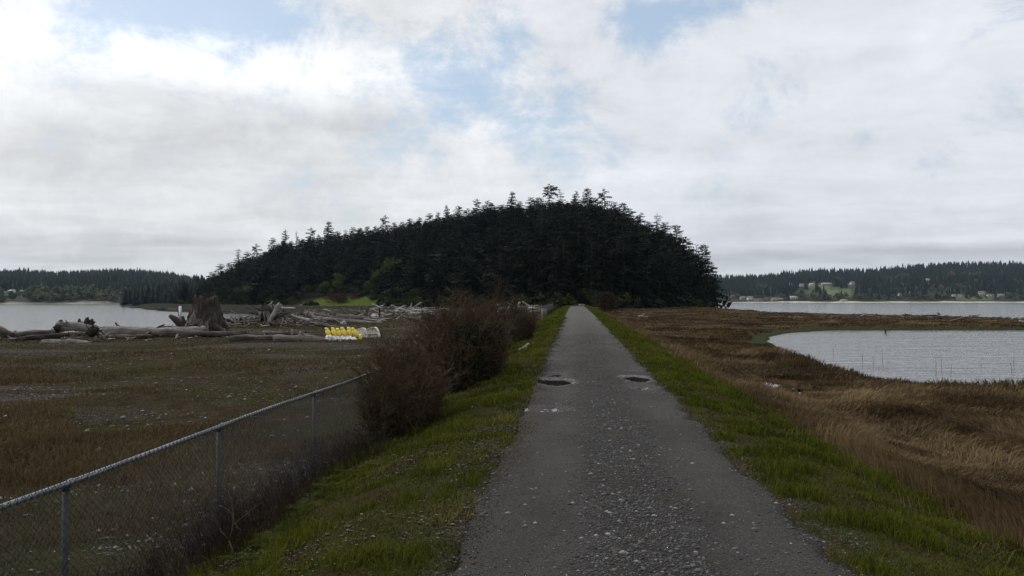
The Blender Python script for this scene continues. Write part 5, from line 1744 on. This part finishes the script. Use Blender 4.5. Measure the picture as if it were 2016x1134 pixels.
    for k in range(3):
        V, T = rock_geo(rr, 1.0 + .3 * k); mb.add(V + np.array([k * 1.1 - 1, rr.uniform(-.4, .4), .2]), T)
    tag(mb.build('shore_rock', M['rock'], None, (x, y, Z_BAY)), 'small dark rock in the bay off the right end of the hill', 'rock')
    for i, (px, Y, s) in enumerate(((288, 395, 1.0), (300, 380, 1.4), (318, 350, 1.5), (338, 330, 1.6), (352, 315, 1.5), (255, 560, 1.6), (285, 572, 1.8), (262, 590, 2.0))):
        x = (px - 1008) / F * Y
        V, T = rock_geo(rr, s)
        o = MB().add(V * np.array([1.6, 1.2, .6]), T).build('shore_rock', M['rock'], None, (x, Y, Z_BAY + .15))
        tag(o, 'dark rock on the low spit beyond the cove at the left' if i < 5 else 'dark rock at the foot of the far headland at the left', 'rock', 'dark shore rocks on the left')


def rock_geo(rng, s):
    n, m = 10, 6
    V = []
    for i in range(m + 1):
        f = i / m * math.pi
        for j in range(n):
            a = j / n * 6.283
            r = s * (1 + .22 * rng.normal(0, 1) * (0 < i < m))
            V.append((r * math.sin(f) * math.cos(a), r * math.sin(f) * math.sin(a), r * math.cos(f)))
    i = np.arange(m)[:, None] * n; j = np.arange(n)[None]; j2 = (j + 1) % n
    return np.array(V), np.stack([i + j, i + n + j, i + n + j2, i + j2], -1).reshape(-1, 4)


# ---------------------------------------------------------------- the heap of floats, tubs and sheeting
def build_heap():
    Y = 48.5
    base = g(*at(670, 676, Y=Y)[:2])
    # six yellow floats leaning in a row
    path = np.array([(-.26, 0, .86), (-.24, 0, .74), (-.20, 0, .58), (-.10, 0, .38), (.06, 0, .20), (.20, 0, .06)])
    mb = MB()
    n = 16
    th = np.arange(n) / n * 6.283
    V = []
    for k, (p, rx, ry) in enumerate(zip(
            [(-.25, 1.0), (-.23, .985), (-.19, .93), (-.15, .82), (-.14, .76), (-.13, .70), (-.06, .58), (.02, .42), (.10, .28), (.20, .12), (.24, .03)],
            [.02, .12, .19, .20, .155, .21, .25, .25, .22, .16, .02], [.02, .12, .20, .21, .17, .24, .28, .28, .24, .16, .02])):
        sq = np.sign(np.cos(th)) * np.abs(np.cos(th)) ** .75, np.sign(np.sin(th)) * np.abs(np.sin(th)) ** .75
        V.append(np.stack([p[0] + rx * sq[0] * (1.12 if k > 5 else 1), ry * sq[1], p[1] * .86 + 0 * th + .30 * rx * sq[0] * (k > 4)], -1))
    m = len(V); V = np.concatenate(V)
    i = np.arange(m - 1)[:, None] * n; j = np.arange(n)[None]; j2 = (j + 1) % n
    q = np.stack([i + j, i + n + j, i + n + j2, i + j2], -1).reshape(-1, 4)
    body = MB().add(V, q).data('float_body', M['yellow'], True)
    collar = MB().tube([(-.15, 0, .69), (-.145, 0, .645)], [.185, .185], 16).data('collar', M['yellow'], True)
    first = None
    labs = ['leftmost yellow plastic float, tucked beside the gnarled log end', 'second yellow float from the left in the leaning row',
            'third yellow float from the left in the leaning row', 'fourth yellow float from the left in the leaning row',
            'fifth yellow float from the left, in front of the white tub', 'rightmost upright yellow float in the row, before the white tub']
    for k in range(6):
        px = [647.5, 659, 669.5, 679.5, 689.5, 700][k]
        x = (px - 1008) / F * Y
        if first is None:
            first = o = empty('yellow_float', (0, 0, 0))
            link('body', body, o); link('collar', collar, o)
        else:
            o = copy_thing(first)
        o.location = (x, Y + .06 * math.sin(k * 3.7), base + .10 + .02 * math.sin(k * 2.3))
        o.rotation_euler = (R(-6 + 5 * math.sin(k * 4.1)), R(-3 + 3 * math.sin(k * 1.9)), R(8 + 6 * math.sin(k * 2.7)))
        o.scale = (.58, .9, .80 + .03 * (k > 2))
        tag(o, labs[k], 'float', 'yellow plastic floats in a row')
    x = (706 - 1008) / F * Y
    o = copy_thing(first); o.location = (x, Y - .1, base + .05); o.rotation_euler = (0, R(55), R(10)); o.scale = (.55, .6, .42)
    tag(o, 'small yellow float fallen over at the right end of the row', 'float', 'yellow plastic floats in a row')
    # crumpled sheeting before them
    rng = np.random.default_rng(91)
    nx, ny = 60, 18
    u, v = np.meshgrid(np.linspace(-1, 1, nx), np.linspace(-1, 1, ny))
    prof = np.sqrt(np.clip(1 - v ** 2, 0, 1))
    hump = .12 + .26 * fbm((u + 1) * 3.2, v * .7, 92, 2) + .13 * (np.abs(np.sin(u * 13 + 3 * v)) - .5) * prof
    z = hump * prof * np.clip(1.15 - np.abs(u) ** 6, .1, 1) + .05 * (fbm(u * 12, v * 6, 93, 3) - .5)
    Vt = np.stack([u * 1.06, v * .30 + .05 * np.sin(u * 5), np.maximum(z * 1.15, -.02)], -1).reshape(-1, 3)
    i = np.arange(ny - 1)[:, None] * nx; j = np.arange(nx - 1)[None]
    q = np.stack([i + j, i + j + 1, i + nx + j + 1, i + nx + j], -1).reshape(-1, 4)
    x, y, _ = at(671, 680, Y=47.6)
    o = MB().add(Vt, q).build('crumpled_sheet', M['tarp'], None, (x, y, g(x, y)), smooth=True)
    tag(o, 'crumpled whitish sheeting bundled on the ground before the yellow floats', 'sheeting')
    # two dirty white plastic tubs, upended behind the floats
    Y2 = 50.5

    def shell(outline, depth, back_scale, recess, name):
        """outline (x,z) facing the camera, tapering back; a recess sunk into its face"""
        P = np.array(outline, float); n = len(P)
        c = P.mean(0)
        rings = [(P, 0.0), (c + (P - c) * .985 + [0, 0], -.04)]
        mb = MB()
        layers = [(1.0, .0), (1.0, .18), (.97, .5), (back_scale, depth * .8), (back_scale * .82, depth)]
        V = [np.column_stack([c[0] + (P[:, 0] - c[0]) * s, np.full(n, d), P[:, 1] * (s * .35 + .65)]) for s, d in layers]
        front = [(.90, .0), (.86, recess * .4), (.80, recess), (.4, recess * 1.05), (.02, recess)]
        Fr = [np.column_stack([c[0] + (P[:, 0] - c[0]) * s, np.full(n, d), c[1] + (P[:, 1] - c[1]) * s]) for s, d in front]
        A = Fr[::-1] + V
        A = np.concatenate(A); m = len(front) + len(layers)
        i = np.arange(m - 1)[:, None] * n; j = np.arange(n)[None]; j2 = (j + 1) % n
        mb.add(A, np.stack([i + j, i + j2, i + n + j2, i + n + j], -1).reshape(-1, 4))
        k = len(A); last = (m - 1) * n
        mb.add(A[last:], np.arange(n)[None][:, ::-1])
        return mb.data(name, M['white_plastic'], True)
    px2m = Y2 / F
    out1 = [(-.95, 0), (-.98, .18), (-.90, .36), (-.62, .48), (-.25, .62), (.10, .70), (.30, .66), (.42, .54), (.50, .30), (.56, 0)]
    out2 = [(-.52, 0), (-.52, .30), (-.48, .50), (-.30, .58), (.05, .70), (.28, .72), (.45, .64), (.54, .40), (.62, .15), (.66, 0)]
    for nm, outl, px, lab, rec in (('white_tub', out1, 710, 'dirty white plastic tub with a sloping top, behind the yellow floats', .03),
                                   ('white_tub', out2, 729, 'dirty white plastic tub showing its hollow side, right of the sloping one', .22)):
        x, y, _ = at(px, 665, Y=Y2)
        root = tag(empty(nm, (x + (.0 if rec < .1 else 0), y, g(x, y) + .02), R(4 if rec < .1 else -3)), lab, 'tub')
        root.scale = (.92, 1, .98)
        link('shell', shell(outl, .9, .9, rec, 'shell'), root)
        w = outl[-1][0] - outl[0][0]
        MB().box(((outl[-1][0] + outl[0][0]) / 2, .35, .015), (w + .12, .85, .05)).build('flange', M['board'], root)
        if rec > .1:
            MB().box((.06, .10, .27), (.92, .20, .05)).build('ledge', M['white_plastic'], root)


# ---------------------------------------------------------------- houses across the water
def build_houses():
    S = [  # photo x, base y, width px, height px, wall, roof, label
        (1443, 586, 7, 6, 'brown', 'brown', 'small brown house near the left end of the right-hand far shore'),
        (1463, 590, 11, 7, 'grey', 'grey', 'grey waterfront house, second from the left on the right-hand far shore'),
        (1477, 591, 11, 8, 'white', 'grey', 'white waterfront house just right of the grey one on the far shore'),
        (1494, 593, 16, 6, 'tan', 'brown', 'wide low tan house close to the far beach'),
        (1510, 591, 9, 6, 'grey', 'dark', 'small grey house between the wide tan house and a larger grey one'),
        (1525, 592.5, 12, 7, 'tan', 'grey', 'tan house with a grey roof low on the far shore'),
        (1536, 592.5, 9, 6, 'brown', 'grey', 'brown house with a grey roof beside the tan one on the far shore'),
        (1546, 588, 6, 7, 'tan', 'dark', 'narrow tan house behind the shoreline row'),
        (1562, 588.5, 14, 6, 'white', 'pale', 'long white house with a pale roof above the far beach'),
        (1556, 562, 6, 5, 'grey', 'grey', 'small grey house up the slope left of the green lawns'),
        (1568, 562, 7, 6, 'tan', 'grey', 'small tan house up the slope left of the green lawns'),
        (1578, 564, 8, 6, 'white', 'grey', 'small white house at the upper left corner of the green lawns'),
        (1598, 562, 8, 5, 'white', 'pale', 'white house at the top of the green lawns'),
        (1627, 561, 18, 4.5, 'grey', 'pale', 'long low building with a pale roof above the green lawns'),
        (1678, 560, 7, 6, 'white', 'grey', 'white house right of the long low building among firs'),
        (1629, 588, 4, 5, 'white', 'pale', 'tiny white shed in the shrubs below the green lawns'),
        (1661, 593, 12, 4, 'tan', 'pale', 'pale boathouse at the far waterline below the green lawns'),
        (1826, 552, 6, 4, 'white', 'pale', 'white roofed house high in the forest on the right'),
        (1771, 582, 6, 4, 'white', 'pale', 'small white house in dark trees left of the high forest house'),
        (1793, 578, 6, 4, 'tan', 'pale', 'small tan roofed house in dark trees below the high forest house'),
        (1878, 584, 6, 5, 'white', 'grey', 'left of two small white houses on the open bank at right'),
        (1889, 584, 7, 5, 'white', 'grey', 'right of two small white houses on the open bank at right'),
        (1933, 581, 14, 8, 'white', 'grey', 'large white two-storey house above the beach on the right'),
        (1949, 583, 11, 5, 'white', 'brown', 'low white house right of the large two-storey house'),
        (1971, 584, 11, 6, 'grey', 'grey', 'grey house near the right picture edge above the far beach'),
    ]
    Lf = [(10, 577, 9, 4, 'white', 'grey', 'white house at the far left shore, leftmost above the thicket'),
          (25, 576, 11, 6, 'white', 'pale', 'larger white house at the far left shore above the thicket'),
          (46, 577, 12, 6, 'white', 'grey', 'white house at the far left shore, right of the larger one'),
          (62, 567, 4, 4, 'white', 'pale', 'tiny white house high in the woods of the far left shore'),
          (199, 580, 6, 5, 'tan', 'pale', 'lone tan house in the woods near the far left headland'),
          (236, 577, 4, 5, 'tan', 'pale', 'small tan house just left of the far left headland')]
    for k, lst in (('right', S), ('left', Lf)):
        c = FAR[k]
        for (px, by, wp, hp, wall, roof, lab) in lst:
            # distance where the slope reaches this height in the picture
            Ys = np.linspace(c['Y0'] + 12, c['Y1'], 200)
            zs = far_z(k, np.full(200, float(px)), Ys)
            pyy = 590 - (zs - EYE) * F / Ys
            Y = float(Ys[np.argmin(np.abs(pyy - by))])
            X = (px - 1008) / F * Y
            z = float(far_z(k, np.array([float(px)]), np.array([Y]))[0])
            zt = EYE + (590 - by) * Y / F
            W, H, D = wp * Y / F, hp * Y / F, 8.0
            hw = H * .58
            root = tag(empty('house', (X, Y, max(z, zt - 1) - .3), RNG.uniform(-.25, .25)), lab, 'house')
            MB().box((0, 0, hw / 2 - .5), (W, D, hw + 1)).build('wall', M['wall_' + wall], root)
            rh = H - hw; e = .4
            V = np.array([(-W / 2 - e, -D / 2 - e, hw), (W / 2 + e, -D / 2 - e, hw), (W / 2 + e, D / 2 + e, hw), (-W / 2 - e, D / 2 + e, hw),
                          (-W / 2 - e, 0, hw + rh), (W / 2 + e, 0, hw + rh)])
            V = np.vstack([V, V[:4] + (0, 0, -.2)])
            ro = MB().add(V, [np.array([(0, 1, 5, 4), (2, 3, 4, 5), (0, 6, 7, 1), (1, 7, 8, 2), (2, 8, 9, 3), (3, 9, 6, 0), (9, 8, 7, 6)]), np.array([(1, 2, 5), (3, 0, 4)])]).build('roof', M['roof_' + roof], root)
            MB().box((W * .22, 1.0, hw + rh * .8), (.8, .8, rh * .9 + .8)).build('chimney', M['roof_brown'], ro)
            nw = max(2, int(W / 3.5))
            for q in range(nw):
                xx = -W / 2 + (q + .5) * W / nw
                fl = 2 if hw > 5 else 1
                for s_ in range(fl):
                    f = MB().box((xx, -D / 2 - .03, hw * (.5 if fl == 1 else .27 + .46 * s_)), (W / nw * .55, .12, min(1.5, hw * .45))).build('window', M['glass'], root)


build_fence()
build_shrubs()
build_driftwood()
build_heap()
build_houses()
# ---------------------------------------------------------------- sky, sun, air, camera
SUN_EL, SUN_AZ = R(46), R(-58)        # azimuth from +Y, negative to the left


def build_sky():
    w = bpy.data.worlds.new('World'); SC.world = w
    w.use_nodes = True
    b = NB(w.node_tree)
    out = b.n('ShaderNodeOutputWorld')
    sky = b.n('ShaderNodeTexSky', sky_type='NISHITA', sun_disc=False, sun_elevation=SUN_EL, sun_rotation=SUN_AZ,
              altitude=10.0, air_density=1.0, dust_density=1.6, ozone_density=1.0).outputs[0]
    d = b.n('ShaderNodeTexCoord').outputs['Generated']
    s = b.n('ShaderNodeSeparateXYZ', {0: d}).outputs
    az = b.math('ARCTAN2', s[0], s[1])
    el = b.math('ARCSINE', b.math('MAXIMUM', s[2], 0.0))

    def ang(px, py):
        dx = px - 1008
        return math.atan2(dx, F), math.atan2(590 - py, math.hypot(F, dx))

    def blob(px, py, sx, sy):
        a, e = ang(px, py)
        u = b.math('MULTIPLY', b.math('SUBTRACT', az, a), F / sx)
        v = b.math('MULTIPLY', b.math('SUBTRACT', el, e), F / sy)
        q = b.math('ADD', b.math('MULTIPLY', u, u), b.math('MULTIPLY', v, v))
        return b.math('POWER', 2.71828, b.math('MULTIPLY', q, -1.0))

    def total(items):
        t = None
        for (px, py, sx, sy, k) in items:
            g_ = b.math('MULTIPLY', blob(px, py, sx, sy), k)
            t = g_ if t is None else b.math('ADD', t, g_)
        return t
    # layers of cloud lie on a plane overhead, so they flatten towards the horizon
    inv = b.math('DIVIDE', 1.0, b.math('ADD', b.math('MAXIMUM', s[2], 0.0), .10))
    pl = b.n('ShaderNodeCombineXYZ', {0: b.math('MULTIPLY', s[0], inv), 1: b.math('MULTIPLY', s[1], inv), 2: 0.0}).outputs[0]
    dv = b.stretch(d, (1, 1, 1.5))
    big = b.noise(dv, 3.4, 3, .5, .3)
    puf = b.noise(dv, 7.5, 12, .70, .25)
    lay = b.noise(b.stretch(pl, (.75, 1.1, 1)), 1.4, 6, .55, .3)
    blue = total([(440, 15, 210, 52, 1.15), (900, 150, 150, 95, .72), (1275, 45, 100, 55, 1.0), (1010, 60, 60, 70, .5), (640, 120, 60, 60, .22),
                  (1060, 240, 150, 80, .42), (1440, 5, 90, 26, .6), (1985, 15, 90, 30, .40), (130, 15, 60, 25, .12), (820, 120, 60, 60, .15)])
    puffs = total([(760, 45, 110, 60, .30), (1120, 70, 90, 60, .25), (620, 60, 60, 50, .2)])
    cover = b.math('ADD', b.math('MULTIPLY', b.math('SUBTRACT', puf, .5), 2.9), b.math('MULTIPLY', b.math('SUBTRACT', big, .5), .7))
    cover = b.math('ADD', b.math('ADD', cover, .86), b.math('SUBTRACT', puffs, blue))
    dens = b.ramp(cover, .0, .82)
    dens = b.math('MULTIPLY_ADD', dens, .86, .13)
    # light and grey in the cloud
    grey = total([(430, 270, 200, 45, .10), (720, 230, 110, 50, .10), (60, 300, 160, 90, .05), (160, 160, 130, 40, .06), (660, 320, 180, 40, .07), (1730, 105, 60, 16, .09), (1500, 480, 500, 40, .09), (150, 480, 300, 30, .11),
                  (1750, 500, 400, 18, .14), (640, 365, 120, 14, .05)])
    lite = total([(60, 40, 230, 80, .26), (560, 120, 260, 70, .24), (20, 160, 130, 60, .12), (880, 320, 200, 40, .10), (1180, 330, 120, 30, .08), (330, 90, 160, 60, .14), (1500, 120, 200, 110, .05), (1900, 470, 260, 8, .10)])
    sh = b.math('ADD', b.math('MULTIPLY', b.math('SUBTRACT', lay, .5), .40), b.math('MULTIPLY', b.math('SUBTRACT', puf, .5), b.math('MULTIPLY_ADD', b.ramp(az, .0, .3), -.32, .62)))
    sh = b.math('ADD', sh, b.math('SUBTRACT', lite, grey))
    bright = b.math('ADD', sh, .81)
    cool = b.ramp(az, -.25, .25)
    cc = b.mix(cool, (.975, .995, 1.02), (.925, .965, 1.03))
    low = b.ramp(el, .10, .0)
    cc = b.mix(b.math('MULTIPLY', low, .5), cc, (.88, .95, 1.0))
    bright = b.math('MULTIPLY_ADD', low, -.10, bright)
    skb = b.n('ShaderNodeBackground', {0: b.mix(.5, sky, (3.7, 4.9, 6.1)), 1: .135}).outputs[0]
    clb = b.n('ShaderNodeBackground', {0: cc, 1: bright}).outputs[0]
    mx = b.n('ShaderNodeMixShader', {0: dens, 1: skb, 2: clb}).outputs[0]
    b.t.links.new(mx, out.inputs['Surface'])
    w.cycles.sampling_method = 'MANUAL'
    w.cycles.sample_map_resolution = 512


def build_sun():
    l = bpy.data.lights.new('sun', 'SUN')
    l.energy = 2.1
    l.angle = R(4)
    l.color = (1.0, .955, .89)
    o = bpy.data.objects.new('sun', l)
    COL.objects.link(o)
    d = Vector((math.sin(SUN_AZ) * math.cos(SUN_EL), math.cos(SUN_AZ) * math.cos(SUN_EL), math.sin(SUN_EL)))
    o.rotation_euler = d.to_track_quat('Z', 'Y').to_euler()


def build_haze():
    m, b = new_mat('haze')
    v = b.n('ShaderNodeVolumePrincipled', {'Color': (.60, .80, 1.0, 1), 'Density': HAZE, 'Anisotropy': .2}).outputs[0]
    b.t.links.new(v, b.out.inputs['Volume'])
    o = MB().box((0, 0, 62), (5000, 5000, 136)).build('haze', m)
    tag(o, kind='stuff')


def build_camera():
    c = bpy.data.cameras.new('camera')
    c.sensor_width = 36
    c.lens = 36 * F / 2016
    c.clip_end = 9000
    c.clip_start = .05
    o = bpy.data.objects.new('camera', c)
    o.location = (0, 0, EYE)
    o.rotation_euler = (R(90) + math.atan(23 / F), 0, 0)
    COL.objects.link(o)
    SC.camera = o


HAZE = .000038
build_sky()
build_sun()
if HAZE: build_haze()
build_camera()
SC.view_settings.view_transform = 'Standard'
SC.view_settings.look = 'None'
SC.view_settings.exposure = 0.0
SC.view_settings.gamma = 1.0
SC.render.engine = 'CYCLES'
SC.cycles.use_denoising = True
SC.cycles.denoiser = 'OPENIMAGEDENOISE'
SC.cycles.denoising_input_passes = 'RGB_ALBEDO_NORMAL'
SC.cycles.max_bounces = 5
SC.cycles.diffuse_bounces = 2
SC.cycles.glossy_bounces = 2
SC.cycles.transmission_bounces = 2
SC.cycles.volume_bounces = 0
SC.cycles.sample_clamp_indirect = 4
